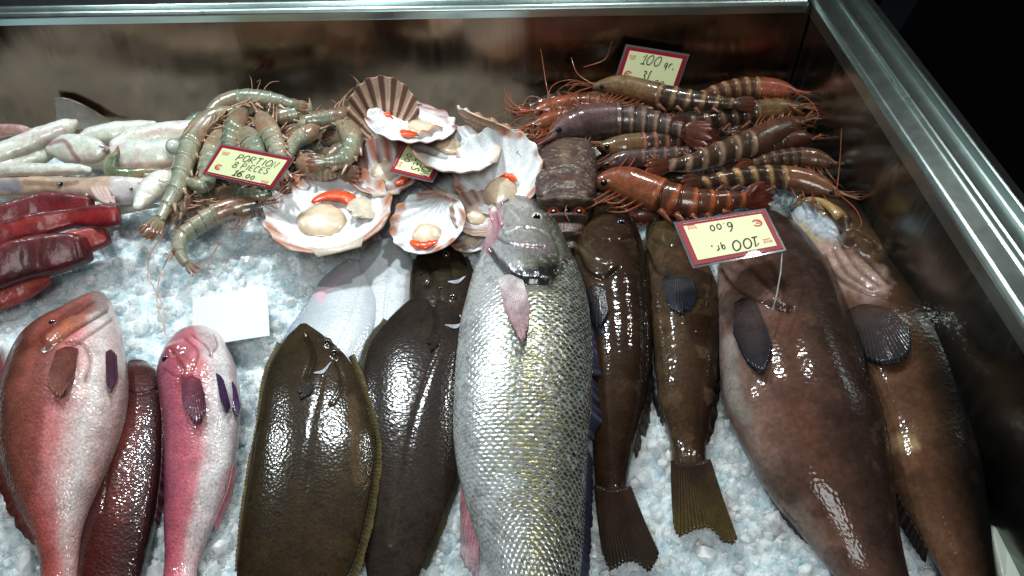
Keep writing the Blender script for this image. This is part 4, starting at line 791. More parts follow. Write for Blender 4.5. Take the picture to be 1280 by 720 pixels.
squid('smooth white squid tube pointing right, just above the tan squid', [(-30,204,-30,228),(10,204,10,224),(50,204,50,221),(90,205,92,219),(112,209,112,217)], .056, seed=6)
f, b = squid('large white squid with clear round eye left of the curved shrimp', [(104,196,110,210),(135,184,138,214),(170,176,172,218),(205,174,208,216),(235,178,236,208)], .046, seed=7, patches=[([(150,208),(215,204)],5,c(206,150,140),.6)], k=.6)
p = on(b, [(217,183)], .002)[0]; ball('eye', f, p, .0085, CAM-p, MT['eye'], [(0,c(200,204,196)),(.6,c(214,216,206)),(.85,c(170,170,160)),(1,c(90,84,80))], .7)
f, b = squid('tan squid with dark eye spots in front, grey mantle towards the shrimps', [(-40,222,-40,246),(0,222,0,248),(40,221,40,246),(75,221,78,244),(110,222,112,250),(150,221,152,256),(190,222,192,254),(212,226,210,246)], .046, seed=8, k=.6, ramp=[(-1,c(176,150,130)),(.0,c(200,172,150)),(1,c(150,120,100))],
   patches=[([(0,232),(20,232)],12,c(110,116,130),.8),([(150,238),(205,238)],26,c(206,204,204),.85),([(30,228),(70,230),(95,228)],5,c(110,80,62),.6)])
for x, y, r_ in ((76,230,.004), (112,248,.006), (164,236,.002)):
    p = on(b, [(x, y)], .0)[0]; ball('eye', f, p, r_, CAM-p, MT['eye'], [(0,c(10,10,12)),(.55,c(16,14,16)),(.65,c(160,160,150)),(1,c(120,100,90))], .5)
mb = MB()
for k_ in range(4): mb.tube(np.array([P(x, y, .055) for x, y in crom([(116+k_*5,236),(124+k_*5,248+k_),(136+k_*2,254-k_),(142,246+k_*3)], 12)]), .0035, .0018, c(206,180,170), c(190,150,150), 8)
mb.build('tentacle', MT['squid'], f)
squid('rounded glossy squid end at the right of the white pile beside the curved shrimp', [(166,256,178,262),(172,234,192,254),(184,222,206,244),(198,214,218,234),(210,214,222,224)], .050, seed=9, k=.7)
squid('pinkish squid scrap tucked in the far left corner of the white pile', [(-30,160,-30,182),(0,156,0,172),(24,156,26,168),(40,160,40,166)], .055, seed=10, ramp=[(-1,c(150,110,104)),(1,c(180,140,126))], k=.6)
f, b = squid('clear white squid strip on the ice left of the tuna, pointing at the shrimps', [(120,262,124,274),(150,256,154,268),(180,254,182,262),(200,256,201,259)], .026, seed=11, k=.5)
# grey sheet stands for a reflection in the steel wall, no real fin
f = thing('squid', 'thin grey brown sheet added for a reflection in the back wall above the white pile', 'squid', PY(105,150,.79), SQ)
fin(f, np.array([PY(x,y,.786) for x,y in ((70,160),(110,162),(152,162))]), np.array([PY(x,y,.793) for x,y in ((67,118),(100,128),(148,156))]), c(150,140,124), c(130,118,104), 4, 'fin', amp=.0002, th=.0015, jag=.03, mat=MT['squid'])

# ------------------------------------------------------------------ tuna
def tuna(label, st, z, ramp, k=.75, seed=0, pe=.45, patches=(), zl=None):
    st = np.array(st, float); m_ = st.mean(0); f = P((m_[0]+m_[2])/2, (m_[1]+m_[3])/2, z)
    b = loft('tuna_fillet', None, st, MT['tuna'], k=k, z=z, mode='view', N=80, Mr=48, pe=pe, cap=.10, disp=lambda bb, fl, px, py, C, E, th, n_, m_: (fbm(fl, 30, seed+3)-.5)*.0035+(fbm(fl, 160, seed+5)-.5)*.0016, colf=skin(ramp, patches=patches, mott=[(60,c(110,22,34),.4,.55)], seed=seed), zl=zl, build=False)
    n = len(b.co)//48; o = mesh('tuna_fillet', b.co, gridfaces(n, 48).tolist()+[list(range(48))[::-1], [(n-1)*48+i for i in range(48)]], MT['tuna'], None, b.col, np.stack([b.u, b.v, b.u*0], 1), origin=f)
    tag(o, label, 'tuna', 'raw tuna fillets'); return o
tuna('deep maroon tuna piece at the back of the red stack', [(-20,262,-20,300),(18,250,18,290),(50,242,52,276),(85,242,88,272),(108,246,112,270),(114,248,117,268)], .046, [(-1,c(96,35,40)),(1,c(130,31,37))], seed=1)
tuna('bright red long tuna strip lying across the top of the stack', [(-30,286,-26,318),(10,276,12,306),(50,266,54,296),(90,260,94,284),(125,256,129,284),(143,256,147,283),(147,257,150,281)], .052, [(-1,c(84,29,32)),(-.62,c(96,31,34)),(-.5,c(150,45,40)),(.2,c(138,33,34)),(1,c(96,20,25))], seed=2, pe=.42)
tuna('dark thick tuna block in front, glossy with a few bright glints', [(-40,326,-36,372),(0,306,4,362),(35,296,40,350),(70,292,78,340),(94,292,104,330),(104,296,112,326)], .040, [(-1,c(100,35,35)),(-.5,c(84,24,29)),(0,c(78,20,25)),(1,c(62,16,22))], seed=3)
tuna('pinkish red tuna tip pointing right beneath the bright strip', [(64,300,70,322),(90,290,98,322),(115,285,122,312),(130,285,136,306),(134,287,138,303)], .036, [(-1,c(160,67,59)),(0,c(146,45,44)),(1,c(104,27,30))], seed=4, pe=.5)
tuna('lowest pale pink tuna slice at the left edge, on the ice', [(-40,372,-36,398),(0,360,4,387),(30,348,36,374),(58,338,64,354)], .018, [(-1,c(170,67,62)),(0,c(184,86,76)),(1,c(150,51,50))], seed=5, pe=.7)

# ------------------------------------------------------------------ price tags
M_CARD = plain_mat('tag_paper', c(236,242,190), .35, nscale=40, namp=.06, coat=.3); M_CARDR = plain_mat('tag_border_red', c(150,28,48), .4, nscale=60, namp=.15, coat=.3)
M_INK = plain_mat('black_marker_ink', c(18,22,20), .4, namp=.2); M_RED = plain_mat('red_print', c(222,66,90), .45, namp=.1); M_WHITE = plain_mat('white_card', c(214,215,212), .5, nscale=30, namp=.02)
M_CLEAR = plain_mat('clear_sleeve', c(120,118,124), .15, namp=.05, coat=.5, alpha=.55); M_WP = plain_mat('white_print', c(220,170,180), .5)
GL = {'P':[[(0,0),(.05,1),(.4,1),(.55,.85),(.5,.6),(.3,.48),(.03,.5)]],'O':[[(.3,1),(.08,.8),(0,.45),(.12,.1),(.32,0),(.52,.2),(.58,.55),(.5,.85),(.3,1)]],
 'R':[[(0,0),(.05,1),(.4,1),(.52,.82),(.45,.6),(.05,.5),(.55,0)]],'T':[[(0,1),(.6,1)],[(.3,1),(.28,0)]],'I':[[(.2,.95),(.18,0)]],'N':[[(0,0),(.05,1),(.45,0),(.52,1)]],
 '8':[[(.28,.52),(.06,.7),(.1,.94),(.3,1),(.5,.9),(.5,.7),(.28,.52),(.02,.3),(.06,.06),(.3,0),(.54,.1),(.54,.32),(.28,.52)]],
 'E':[[(.5,.95),(.1,1),(.02,.5),(.05,.05),(.5,0)],[(.03,.5),(.4,.52)]],'C':[[(.5,.85),(.3,1),(.05,.75),(.02,.3),(.2,0),(.5,.1)]],
 'S':[[(.5,.9),(.25,1),(.05,.8),(.2,.58),(.45,.42),(.5,.18),(.28,0),(0,.1)]],'1':[[(.02,.68),(.28,1),(.22,0)],[(.0,.0),(.42,.02)]],
 '6':[[(.48,1),(.2,.75),(.03,.35),(.12,.05),(.35,0),(.52,.2),(.42,.45),(.2,.45),(.05,.25)]],'0':[[(.3,1),(.1,.8),(.03,.4),(.16,.06),(.34,.02),(.52,.25),(.56,.65),(.46,.95),(.3,1)]],
 'o':[[(.28,.6),(.08,.45),(.05,.2),(.2,.0),(.4,.05),(.5,.3),(.42,.52),(.28,.6)]],
 '.':[[(.1,.06),(.16,0)]],',':[[(.14,.1),(.06,-.12)]],'q':[[(.42,.5),(.2,.6),(.04,.4),(.1,.15),(.3,.15),(.42,.5),(.40,-.25)]],'r':[[(.05,.55),(.08,.05)],[(.08,.35),(.25,.58),(.42,.55)]],
 'e':[[(.05,.32),(.42,.36),(.38,.58),(.2,.62),(.05,.4),(.1,.08),(.3,0),(.45,.12)]],'3':[[(.05,.9),(.3,1),(.48,.8),(.25,.55),(.5,.35),(.4,.05),(.05,.05)]],'5':[[(.5,1.1),(.3,1.05),(.26,.6),(.3,.3),(.1,-.1)]],' ':[]}
def ribbon(mb, pts, w, Q):
    pts = np.array(pts, float); n = len(pts)
    T = np.gradient(pts, axis=0); T /= np.linalg.norm(T, axis=1)[:, None]+1e-9; Nn = np.stack([-T[:, 1], T[:, 0]], 1)
    a = pts+Nn*w/2; b = pts-Nn*w/2; v = [Q(*p) for p in a]+[Q(*p) for p in b]
    mb.add(v, [[i, i+1, n+i+1, n+i] for i in range(n-1)])
def price_tag(label, corners, lines, zz=None, vert=None, group='handwritten price tags', logos=True, thin=True):
    """corners: pixels of the card's own top left, top right, bottom right, bottom left"""
    cs = np.array(corners, float)
    if vert is None: tl, tr, bl = P(*cs[0], zz[0]), P(*cs[1], zz[1]), P(*cs[3], zz[2])
    else: tl, tr, bl = PY(*cs[0], vert[0]), PY(*cs[1], vert[1]), PY(*cs[3], vert[2])
    nv = np.cross(tr-tl, bl-tl); nv /= np.linalg.norm(nv); nv *= np.sign(nv @ (CAM-tl)); rb = ray(*cs[2]); br = CAM+rb*((tl-CAM)@nv/(rb@nv))
    mid = (tl+tr+br+bl)/4; root = thing('price_tag', label, 'price tag', mid, group)
    w = np.linalg.norm(tr-tl)+np.linalg.norm(br-bl); h = np.linalg.norm(bl-tl)+np.linalg.norm(br-tr); w /= 2; h /= 2
    def Qz(dz):
        def Q(x, y): u = x/w; v = y/h; return (tl*(1-u)*(1-v)+tr*u*(1-v)+br*u*v+bl*(1-u)*v)+nv*dz
        return Q
    def slab(nm, x0, y0, x1, y1, dz, th, mat, jag=0):
        xs = [(x0, y0), (x1, y0), (x1, y1), (x0, y1)]; top = [Qz(dz)(*p) for p in xs]; bot = [Qz(dz-th)(*p) for p in xs]
        pp = PAR.get(nm, root); o = mesh(nm, np.array(top+bot), [[0,1,2,3],[7,6,5,4],[0,4,5,1],[1,5,6,2],[2,6,7,3],[3,7,4,0]], mat, pp, smooth=False)
        return o
    PAR = {}; m_ = h*.05
    slab('clear_sleeve', -m_, -m_, w+m_, h+m_, 0, .0006, M_CLEAR)
    card = slab('card', 0, 0, w, h, .0006, .0004, M_CARDR); PAR['panel'] = card; bd = h*.09
    slab('panel', bd*1.1, bd, w-bd*1.1, h-bd, .0010, .0003, M_CARD)
    mb = MB(); Q = Qz(.0013); rr = np.random.RandomState(len(label))
    for txt, x, x1_, y, s_, bold in lines:
        tot = sum(.72 if ch not in ' .,I1' else .45 for ch in txt)-.14; x *= w; y *= h; s_ *= h; sx_ = (x1_*w-x)/tot
        for ch in txt:
            for stq in GL[ch]:
                q = crom(stq, 5*len(stq)) if len(stq) > 2 and ch not in 'TNEPR1' else crom(stq, 2) if len(stq) == 2 else np.array(stq, float)
                jit = rr.uniform(-.03, .03)
                ribbon(mb, [(x+(a+.12*b)*sx_*.95, y-(b+jit)*s_) for a, b in q], s_*bold, Q)
            x += sx_*(.72 if ch not in ' .,I1' else .45)
    mb.build('lettering', M_INK, card, smooth=False)
    mb = MB()
    def arc(cx, cy, r, a0, a1, wd): ribbon(mb, [(cx+r*math.cos(math.radians(a)), cy+r*.85*math.sin(math.radians(a))) for a in np.linspace(a0, a1, 20)], wd, Q)
    arc(w*.15, h*.70, h*.09, 30, 330, h*.03); ribbon(mb, [(w*.105,h*.69),(w*.165,h*.69)], h*.018, Q); ribbon(mb, [(w*.105,h*.73),(w*.16,h*.73)], h*.018, Q)
    if logos:
        for lx, ly in ((.13,.22),(.86,.84)):
            ribbon(mb, [(w*(lx-.045)+w*.009*i, h*(ly+(.03 if i % 2 else -.03))) for i in range(11)], h*.022, Q); ribbon(mb, [(w*(lx-.04),h*(ly+.06)),(w*(lx+.05),h*(ly+.055))], h*.014, Q)
    mb.build('red_print', M_RED, card, smooth=False)
    mb = MB(); x = w*.04
    while x < w*.92:
        l_ = w*rr.uniform(.008, .03); ribbon(mb, [(x, h*.962), (x+l_, h*.962)], h*.014, Q); x += l_+w*rr.uniform(.006, .02)
    mb.build('border_print', M_WP, card, smooth=False)
    return root, Qz, w, h
price_tag('tag reading PORTION 8 PIECES 16.00 lying on the shrimps', [(277,181),(366,198),(340,236),(254,217)], [('PORTION',.31,.88,.38,.20,.10),('8 PIECES',.32,.82,.61,.18,.10),('16',.39,.52,.85,.19,.15),('.oo',.53,.70,.85,.20,.11)], zz=(.094,.094,.072))
price_tag('sideways portion tag half covered by the scallops', [(570,170),(539,226),(487,214),(520,150)], [('PORTION',.38,.95,.33,.2,.10),('8 PIECES',.36,.90,.57,.19,.14),('16.oo',.42,.80,.80,.19,.10)], zz=(.060,.064,.068))
price_tag('upright tag reading 100 gr. at the back behind the prawns', [(784,58),(859,70),(842,118),(769,104)], [('100',.29,.60,.37,.25,.085),('qr,',.68,.86,.38,.22,.09),('35',.38,.52,.78,.24,.1),('.oo',.55,.78,.82,.16,.12)], vert=(.788,.788,.772))
tg, Qz, w, h = price_tag('upside down lime tag reading 100 gr. 6.00 on the big brown grouper', [(979,311),(868,332),(846,280),(955,263)], [('100',.22,.52,.37,.23,.13),('qr,',.60,.76,.34,.20,.11),('6.oo',.42,.68,.82,.22,.11)], zz=(.098,.098,.104))
mb = MB(); mb.tube(np.array([P(x,y,z) for x,y,z in [(978,312,.096),(976,340,.094),(971,368,.092),(966,388,.090)]]), .0006, .0006, c(190,190,190)); mb.build('clip_wire', MT['fin'], tg)
cs = [(241,373),(334,358),(333,417),(240,436)]
zc_ = (.020,.022,.012); tl, tr, bl = P(*cs[0], zc_[0]), P(*cs[1], zc_[1]), P(*cs[3], zc_[2]); br = tr+bl-tl
nv = np.cross(bl-tl, tr-tl); nv /= np.linalg.norm(nv); org = (tl+br)/2
G = np.array([[tl*(1-u)*(1-v)+tr*u*(1-v)+br*u*v+bl*(1-u)*v+nv*.0015*math.sin(u*3)*1.0 for u in np.linspace(0,1,12)] for v in np.linspace(0,1,8)])
A = G.reshape(-1,3); Bq = A-nv*.0008; f1 = gridfaces(8,12,False); n_,m_ = 8,12
ed = [(j,j+1) for j in range(m_-1)]+[(i*m_+m_-1,(i+1)*m_+m_-1) for i in range(n_-1)]+[((n_-1)*m_+j+1,(n_-1)*m_+j) for j in range(m_-1)]+[((i+1)*m_,i*m_) for i in range(n_-1)]
tag(mesh('blank_card', np.vstack([A,Bq]), f1.tolist()+(f1[:,::-1]+96).tolist()+[[a,a+96,b_+96,b_] for a,b_ in ed], M_WHITE, None, smooth=False, origin=org), 'plain white blank card resting on the ice behind the pink bream', 'card')
# ------------------------------------------------------------------ steel counter
def steel(name, base, rough, r2, smear=1.0):
    m = bpy.data.materials.new(name); m.use_nodes = True; nt = m.node_tree; N = nt.nodes; L = nt.links; b = N['Principled BSDF']
    tc = N.new('ShaderNodeTexCoord'); mp = N.new('ShaderNodeMapping'); mp.inputs['Scale'].default_value = (42, 42, 2.2); L.new(tc.outputs['Object'], mp.inputs['Vector'])
    n = N.new('ShaderNodeTexNoise'); n.inputs['Scale'].default_value = 1.6; n.inputs['Detail'].default_value = 7; n.inputs['Roughness'].default_value = .6; L.new(mp.outputs[0], n.inputs['Vector'])
    mr = N.new('ShaderNodeMapRange'); mr.inputs[1].default_value = .3; mr.inputs[2].default_value = .7; mr.inputs[3].default_value = rough; mr.inputs[4].default_value = r2
    L.new(n.outputs['Fac'], mr.inputs[0]); L.new(mr.outputs[0], b.inputs['Roughness'])
    mx = N.new('ShaderNodeMix'); mx.data_type = 'RGBA'; mx.inputs[6].default_value = (*(base*(.82 if smear == 1 else .95)), 1); mx.inputs[7].default_value = (*base, 1); L.new(n.outputs['Fac'], mx.inputs[0])
    v = N.new('ShaderNodeTexNoise'); v.inputs['Scale'].default_value = 70; v.inputs['Detail'].default_value = 2; L.new(tc.outputs['Object'], v.inputs['Vector'])
    sp = N.new('ShaderNodeMapRange'); sp.inputs[1].default_value = .74; sp.inputs[2].default_value = .78; sp.inputs[3].default_value = 0; sp.inputs[4].default_value = .8 if smear == 1 else 0; L.new(v.outputs['Fac'], sp.inputs[0])
    m2 = N.new('ShaderNodeMix'); m2.data_type = 'RGBA'; m2.inputs[7].default_value = (.03, .02, .015, 1); L.new(sp.outputs[0], m2.inputs[0]); L.new(mx.outputs[2], m2.inputs[6]); L.new(m2.outputs[2], b.inputs['Base Color'])
    b.inputs['Metallic'].default_value = 1
    n2 = N.new('ShaderNodeTexNoise'); n2.inputs['Scale'].default_value = .8; n2.inputs['Detail'].default_value = 3; L.new(mp.outputs[0], n2.inputs['Vector'])
    bp = N.new('ShaderNodeBump'); bp.inputs['Strength'].default_value = .25*smear; bp.inputs['Distance'].default_value = .004; L.new(n2.outputs['Fac'], bp.inputs['Height']); L.new(bp.outputs[0], b.inputs['Normal'])
    return m
M_STEEL = steel('stained_steel', np.array([.225,.155,.112]), .15, .28); M_SIDE = steel('side_steel', np.array([.24,.26,.235]), .16, .30); M_RIM = steel('rim_steel', np.array([.46,.56,.54]), .27, .31, .15); M_BLK = plain_mat('dark_floor', c(14,14,16), .6, nscale=12, namp=.4)
HR = float(PY(500, 11, YWALL)[2])                      # rim height
ci_ = P(1018, 4, HR); cf_ = P(1280, 400, HR)
dv = (cf_-ci_)/np.linalg.norm(cf_-ci_)
XE = ci_+dv*1.05
ctr = thing('display_counter', 'stainless steel display counter with raised back and side walls and ribbed rim holding the ice', 'counter', (0, .4, -.12))
def prism(name, a, b_, prof, side, mat, parent=ctr, bev=.0015):
    """a profile (offset outwards, height) swept from a to b_"""
    a = np.asarray(a, float); b_ = np.asarray(b_, float); n = len(prof)
    v = [a+side*o+np.array([0,0,h]) for o, h in prof]+[b_+side*o+np.array([0,0,h]) for o, h in prof]
    f = [[i, (i+1) % n, n+(i+1) % n, n+i] for i in range(n)]+[list(range(n))[::-1], [n+i for i in range(n)]]
    o = mesh(name, np.array(v), f, mat, parent, smooth=False)
    m = o.modifiers.new('bevel', 'BEVEL'); m.width = bev; m.segments = 3; m.limit_method = 'ANGLE'
    for p in o.data.polygons: p.use_smooth = False
    return o
back0 = np.array([-.75, YWALL, 0]); back1 = np.array([ci_[0]-.0015, YWALL, 0]); ys = np.array([0,1.0,0])
sx = np.array([-dv[1], dv[0], 0])*1.0; sx = sx if sx[0] > 0 else -sx
o = prism('back_panel', back0, back1, [(0,-.12),(.004,-.12),(.004,HR-.004),(0,HR-.004)], ys, M_STEEL, bev=.0005)
side0 = np.array([ci_[0], ci_[1]+.004, 0]); side1 = np.array([XE[0], XE[1], 0])
prism('side_panel', side0, side1, [(0,-.12),(.004,-.12),(.004,HR-.004),(0,HR-.004)], sx, M_SIDE, bev=.0005)
rimp = [(-.003,HR-.016),(-.003,HR-.002),(.000,HR+.003),(.018,HR+.004),(.020,HR+.009),(.024,HR+.009),(.026,HR-.001),(.046,HR-.001),(.048,HR+.007),(.052,HR+.007),(.054,HR+.001),(.072,HR-.006),(.072,HR-.05),(.006,HR-.05),(.006,HR-.016)]
prism('side_rim', np.array([ci_[0], ci_[1]+.07, 0]), side1, rimp, sx, M_RIM)
bp_ = [(-.002,HR-.012),(-.003,HR-.002),(.001,HR+.002),(.012,HR+.003),(.016,HR+.012),(.022,HR+.012),(.026,HR+.004),(.07,HR+.002),(.07,HR-.05),(.006,HR-.05),(.006,HR-.012)]
prism('back_rim', back0, np.array([ci_[0]-.006, YWALL, 0]), bp_, ys, M_RIM)
zr = -.002
ra, rb_ = P(1232,616,zr), P(1280,707,zr); rd = (rb_-ra)/np.linalg.norm(rb_-ra)
prism('drain_rail', ra-rd*.10, ra+rd*.45, [(0,-.10),(.004,-.10),(.004,.004),(0,.004)], np.array([1.0,0,0]), M_RIM, bev=.0012)
prism('floor_pan', np.array([-.75,.38,-.12]), np.array([.62,.38,-.12]), [(-.6,0),(.41,0),(.41,.003),(-.6,.003)], ys, M_STEEL, bev=.0005)
# white plastic piece at the lower right
pts = crom([(1234,662),(1237,656),(1246,656),(1256,664),(1272,690),(1292,724),(1306,760),(1262,764),(1244,700)], 40)
top = np.array([P(x,y,.010) for x,y in pts]); cen = top.mean(0); inn = cen+(top-cen)*.88+np.array([0,0,.003]); bot = top-np.array([0,0,.03])
n_ = len(pts)-1; v = np.vstack([inn[:-1], top[:-1], bot[:-1]])
fcs = [list(range(n_))]+[[i,n_+i,n_+(i+1)%n_,(i+1)%n_] for i in range(n_)]+[[n_+i,2*n_+i,2*n_+(i+1)%n_,n_+(i+1)%n_] for i in range(n_)]+[[2*n_+i for i in range(n_)][::-1]]
o = tag(mesh('plastic_edge', v, fcs, plain_mat('white_plastic', c(206,216,204), .3, coat=.4, namp=.05), None, smooth=True, origin=cen), 'white plastic piece with rounded corner at the lower right between fish and steel rail', 'plastic piece')
# dark surroundings
S = 6.0
tag(mesh('floor', np.array([[-S,-S,-.9],[S,-S,-.9],[S,S,-.9],[-S,S,-.9]]), [[0,1,2,3]], M_BLK, None, smooth=False, origin=np.array([0,0,-.9])), None, None, None, 'structure')
M_BAR = plain_mat('dark_bar', c(46,56,64), .5, nscale=20, namp=.2)
qa = P(1152,-40,-.3); qb = P(1085,62,-.3); dd_ = qb-qa; nn_ = np.cross(dd_, [0,0,1]); nn_ /= np.linalg.norm(nn_); wq = .035
v = [qa-nn_*wq, qa+nn_*wq, qb+nn_*wq, qb-nn_*wq]; v = np.array(v+[p-np.array([0,0,.05]) for p in v])
tag(mesh('metal_bar', v, [[0,1,2,3],[7,6,5,4],[0,4,5,1],[1,5,6,2],[2,6,7,3],[3,7,4,0]], M_BAR, None, smooth=False, origin=v.mean(0)), 'dim bluish metal bar in the darkness beyond the side rim', 'bar')

# ------------------------------------------------------------------ crushed ice
def cells(p, scale, seed):
    q = p[:, :2]*scale; i = np.floor(q).astype(np.int64); d1 = np.full(len(q), 9.0); d2 = d1.copy(); idh = np.zeros(len(q)); off = np.zeros((len(q), 2))
    for dx in (-1,0,1):
        for dy in (-1,0,1):
            ii = i[:,0]+dx; jj = i[:,1]+dy; z0 = ii*0
            hx = hash3(ii,jj,z0+1,seed); hy = hash3(ii,jj,z0+2,seed); ex = ii+hx-q[:,0]; ey = jj+hy-q[:,1]; d = np.hypot(ex,ey)
            m = d < d1; d2 = np.where(m, d1, np.minimum(d2, d)); d1 = np.where(m, d, d1); idh = np.where(m, hash3(ii,jj,z0+3,seed), idh)
            t1 = hash3(ii,jj,z0+4,seed)-.5; t2 = hash3(ii,jj,z0+5,seed)-.5
            off[:,0] = np.where(m, -ex*t1-ey*t2, off[:,0])
    return d1, d2, idh, off[:,0]
def ice_h(p):
    p = np.asarray(p, float); p = np.column_stack([p[:,0], p[:,1], p[:,0]*0])
    d1, d2, i1, tl1 = cells(p, 120, 3); e1, e2, i2, tl2 = cells(p+.37, 240, 8)
    h = (fbm(p, 9, 2)-.5)*.020+(fbm(p, 34, 5)-.5)*.010
    h = h+(i1-.5)*.0034+tl1*.0042-np.exp(-((d2-d1)/.10)**2)*.0010+(i2-.5)*.0014+tl2*.0018
    h = h*np.interp(p[:,1], [.35,.55], [1.15,.95])+.022*sstep((p[:,1]-.50)/.2)-.05*sstep((p[:,1]-.715)/.06)-.035*sstep((p[:,0]-.02)/.05)*sstep((p[:,1]-.56)/.06)
    return h-.006
nx, ny = 560, 400
X = np.linspace(-.70, .395, nx); Y = np.linspace(-.02, .798, ny)
gx_, gy_ = np.meshgrid(X, Y, indexing='xy'); p = np.column_stack([gx_.ravel(), gy_.ravel(), gx_.ravel()*0])
jx = rng.uniform(-.0006,.0006,(len(p),2)); p[:, :2] += jx
p[:, 2] = ice_h(p)
# keep clear of the side wall and rail
def sidex(y): return ci_[0]+(y-ci_[1])*dv[0]/dv[1]
wallx = np.minimum(sidex(p[:,1])-.003, np.where(p[:,1] < .36, ra[0]+(p[:,1]-ra[1])*rd[0]/rd[1]-.004, 9)); p[:,0] = np.minimum(p[:,0], wallx)
M_ICE = bpy.data.materials.new('ice'); M_ICE.use_nodes = True; b = M_ICE.node_tree.nodes['Principled BSDF']; N = M_ICE.node_tree.nodes; L = M_ICE.node_tree.links
tc = N.new('ShaderNodeTexCoord'); n = N.new('ShaderNodeTexNoise'); n.inputs['Scale'].default_value = 55; n.inputs['Detail'].default_value = 6; L.new(tc.outputs['Object'], n.inputs['Vector'])
rp = N.new('ShaderNodeValToRGB'); rp.color_ramp.elements[0].position = .35; rp.color_ramp.elements[0].color = (.56,.70,.76,1); rp.color_ramp.elements[1].position = .68; rp.color_ramp.elements[1].color = (.90,.95,.96,1)
L.new(n.outputs['Fac'], rp.inputs[0]); L.new(rp.outputs[0], b.inputs['Base Color'])
b.inputs['Roughness'].default_value = .16; b.inputs['IOR'].default_value = 1.31; b.inputs['Subsurface Weight'].default_value = .8; b.inputs['Subsurface Radius'].default_value = (.7,.95,1); b.inputs['Subsurface Scale'].default_value = .016
n2 = N.new('ShaderNodeTexNoise'); n2.inputs['Scale'].default_value = 260; n2.inputs['Detail'].default_value = 3; L.new(tc.outputs['Object'], n2.inputs['Vector'])
bp = N.new('ShaderNodeBump'); bp.inputs['Strength'].default_value = .5; bp.inputs['Distance'].default_value = .0015; L.new(n2.outputs['Fac'], bp.inputs['Height']); L.new(bp.outputs[0], b.inputs['Normal'])
tag(mesh('ice_bed', p, gridfaces(ny, nx, False), M_ICE, None, smooth=False, origin=np.array([0,.4,0])), None, None, None, 'structure')
M_CHIP = bpy.data.materials.new('clear_ice'); M_CHIP.use_nodes = True; b = M_CHIP.node_tree.nodes['Principled BSDF']
N = M_CHIP.node_tree.nodes; L = M_CHIP.node_tree.links; tc = N.new('ShaderNodeTexCoord'); n = N.new('ShaderNodeTexNoise'); n.inputs['Scale'].default_value = 90; n.inputs['Detail'].default_value = 4; L.new(tc.outputs['Object'], n.inputs['Vector'])
mr = N.new('ShaderNodeMapRange'); mr.inputs[1].default_value = .35; mr.inputs[2].default_value = .65; mr.inputs[3].default_value = .30; mr.inputs[4].default_value = .95; L.new(n.outputs['Fac'], mr.inputs[0]); L.new(mr.outputs[0], b.inputs['Alpha'])
b.inputs['Base Color'].default_value = (.93,.98,.99,1); b.inputs['Subsurface Weight'].default_value = .7; b.inputs['Subsurface Radius'].default_value = (.8,.95,1); b.inputs['Subsurface Scale'].default_value = .006; b.inputs['Roughness'].default_value = .07; b.inputs['IOR'].default_value = 1.31
# chips: rough polyhedra scattered over the bed
phi = (1+5**.5)/2; iv = np.array([(-1,phi,0),(1,phi,0),(-1,-phi,0),(1,-phi,0),(0,-1,phi),(0,1,phi),(0,-1,-phi),(0,1,-phi),(phi,0,-1),(phi,0,1),(-phi,0,-1),(-phi,0,1)])/1.9
iF = np.array([(0,11,5),(0,5,1),(0,1,7),(0,7,10),(0,10,11),(1,5,9),(5,11,4),(11,10,2),(10,7,6),(7,1,8),(3,9,4),(3,4,2),(3,2,6),(3,6,8),(3,8,9),(4,9,5),(2,4,11),(6,2,10),(8,6,7),(9,8,1)])
NC = 15000
cx = rng.uniform(-.56, .37, NC); cy = rng.uniform(.13, .76, NC)
keep = (rng.rand(NC) < np.interp(cy, [.38, .55], [1, .45])) & (cx < sidex(cy)-.012) & ((cy > .36) | (cx < ra[0]+(cy-ra[1])*rd[0]/rd[1]-.012)); cx = cx[keep]; cy = cy[keep]; NC = len(cx)
s_ = np.clip(rng.lognormal(math.log(.0025), .55, NC), .0012, .0095); hz = ice_h(np.column_stack([cx, cy]))
qv = rng.normal(size=(NC,4)); qv /= np.linalg.norm(qv,axis=1)[:,None]; a,b_,c_,d_ = qv.T
Rm = np.stack([np.stack([1-2*(c_*c_+d_*d_),2*(b_*c_-a*d_),2*(b_*d_+a*c_)],-1),np.stack([2*(b_*c_+a*d_),1-2*(b_*b_+d_*d_),2*(c_*d_-a*b_)],-1),np.stack([2*(b_*d_-a*c_),2*(c_*d_+a*b_),1-2*(b_*b_+c_*c_)],-1)],1)
sc3 = s_[:,None]*rng.uniform(.6,1.35,(NC,3))
vv = iv[None]*rng.uniform(.72,1.22,(NC,12,1)); vv = vv*sc3[:,None]; vv = np.einsum('nij,nkj->nki', Rm, vv)
vv = vv+np.column_stack([cx,cy,hz+s_*rng.uniform(-.1,.6,NC)])[:,None]
fc = (iF[None]+(np.arange(NC)*12)[:,None,None]).reshape(-1,3)
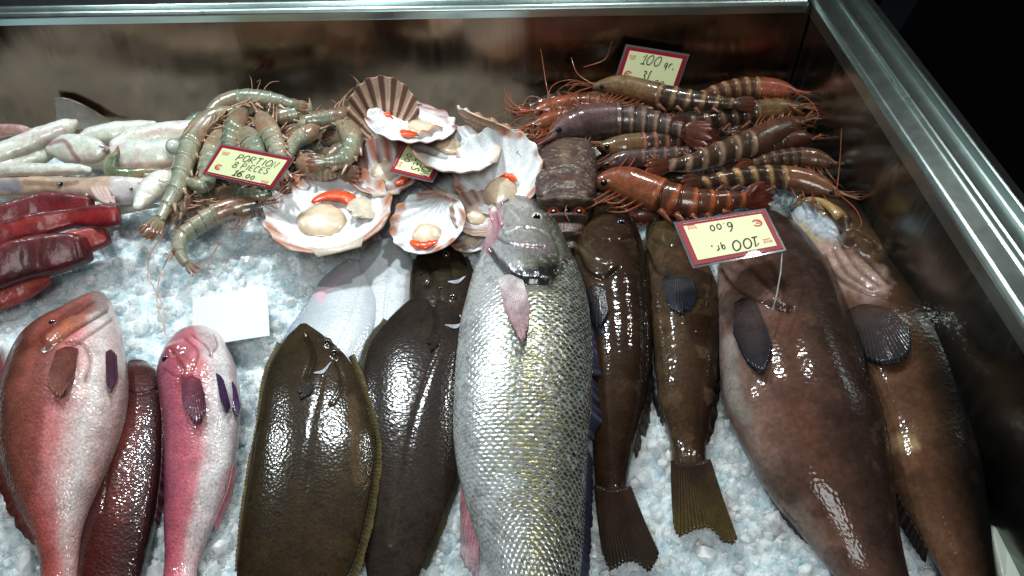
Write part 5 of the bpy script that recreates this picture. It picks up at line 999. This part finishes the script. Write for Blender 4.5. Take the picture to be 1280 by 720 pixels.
tag(mesh('crushed_ice', vv.reshape(-1,3), fc, M_CHIP, None, smooth=False, origin=np.array([0,.4,0])), 'loose clear chips of crushed ice spread between the fish', 'ice', None, 'stuff')
# two loose lumps at the side rail
for i, (x, y, s1, lb) in enumerate(((1244,640,.014,'greyish ice lump against the steel rail at lower right'),(1236,680,.010,'greenish ice lump tucked between the rightmost grouper and the white plastic'))):
    rv = np.random.RandomState(50+i); v = iv*rv.uniform(.75,1.2,(12,1))*s1*np.array([1,1.2,.8]); cpos = P(x,y,.006)
    tag(mesh('ice_lump', v+cpos, iF.tolist(), M_CHIP, None, smooth=False, origin=cpos), lb, 'ice', 'ice lumps at the rail')

# ------------------------------------------------------------------ light
w = bpy.data.worlds.new('World'); SC.world = w; w.use_nodes = True
bg = w.node_tree.nodes['Background']; bg.inputs[0].default_value = (.75,.70,.68,1); bg.inputs[1].default_value = .012
def lamp(name, loc, target, energy, size, col, spread=math.pi, shape='DISK', sy=None):
    l = bpy.data.lights.new(name, 'AREA'); l.energy = energy; l.shape = shape; l.size = size; l.color = col; l.spread = spread
    if sy: l.size_y = sy
    o = bpy.data.objects.new(name, l); COL.objects.link(o); o.location = loc
    o.rotation_euler = (Vector(target)-Vector(loc)).to_track_quat('-Z', 'Y').to_euler(); return o
lamp('lamp', (-.62, .80, .72), (-.45, .5, 0), 2.0, .05, (.88,.98,1), 2.6)
lamp('lamp', (-.27, .84, .70), (-.20, .5, 0), 3.0, .05, (.88,.98,1), 2.6)
lamp('lamp', (.12, .84, .74), (.08, .5, 0), 1.4, .045, (.95,1,.97), 2.4)
lamp('lamp', (.50, .84, .78), (.40, .45, 0), .5, .045, (1,.98,.94), 2.2)
lamp('lamp', (-.10, -.45, 1.25), (-.02, .42, 0), 4.0, .5, (.95,1,.99), 2.2)  # added soft fill from behind the camera, brightens the dim front
SC.view_settings.view_transform = 'Standard'; SC.view_settings.look = 'None'; SC.view_settings.exposure = 0; SC.view_settings.gamma = 1
SC.render.engine = 'CYCLES'
SC.cycles.max_bounces = 8; SC.cycles.transmission_bounces = 6; SC.cycles.sample_clamp_indirect = 4
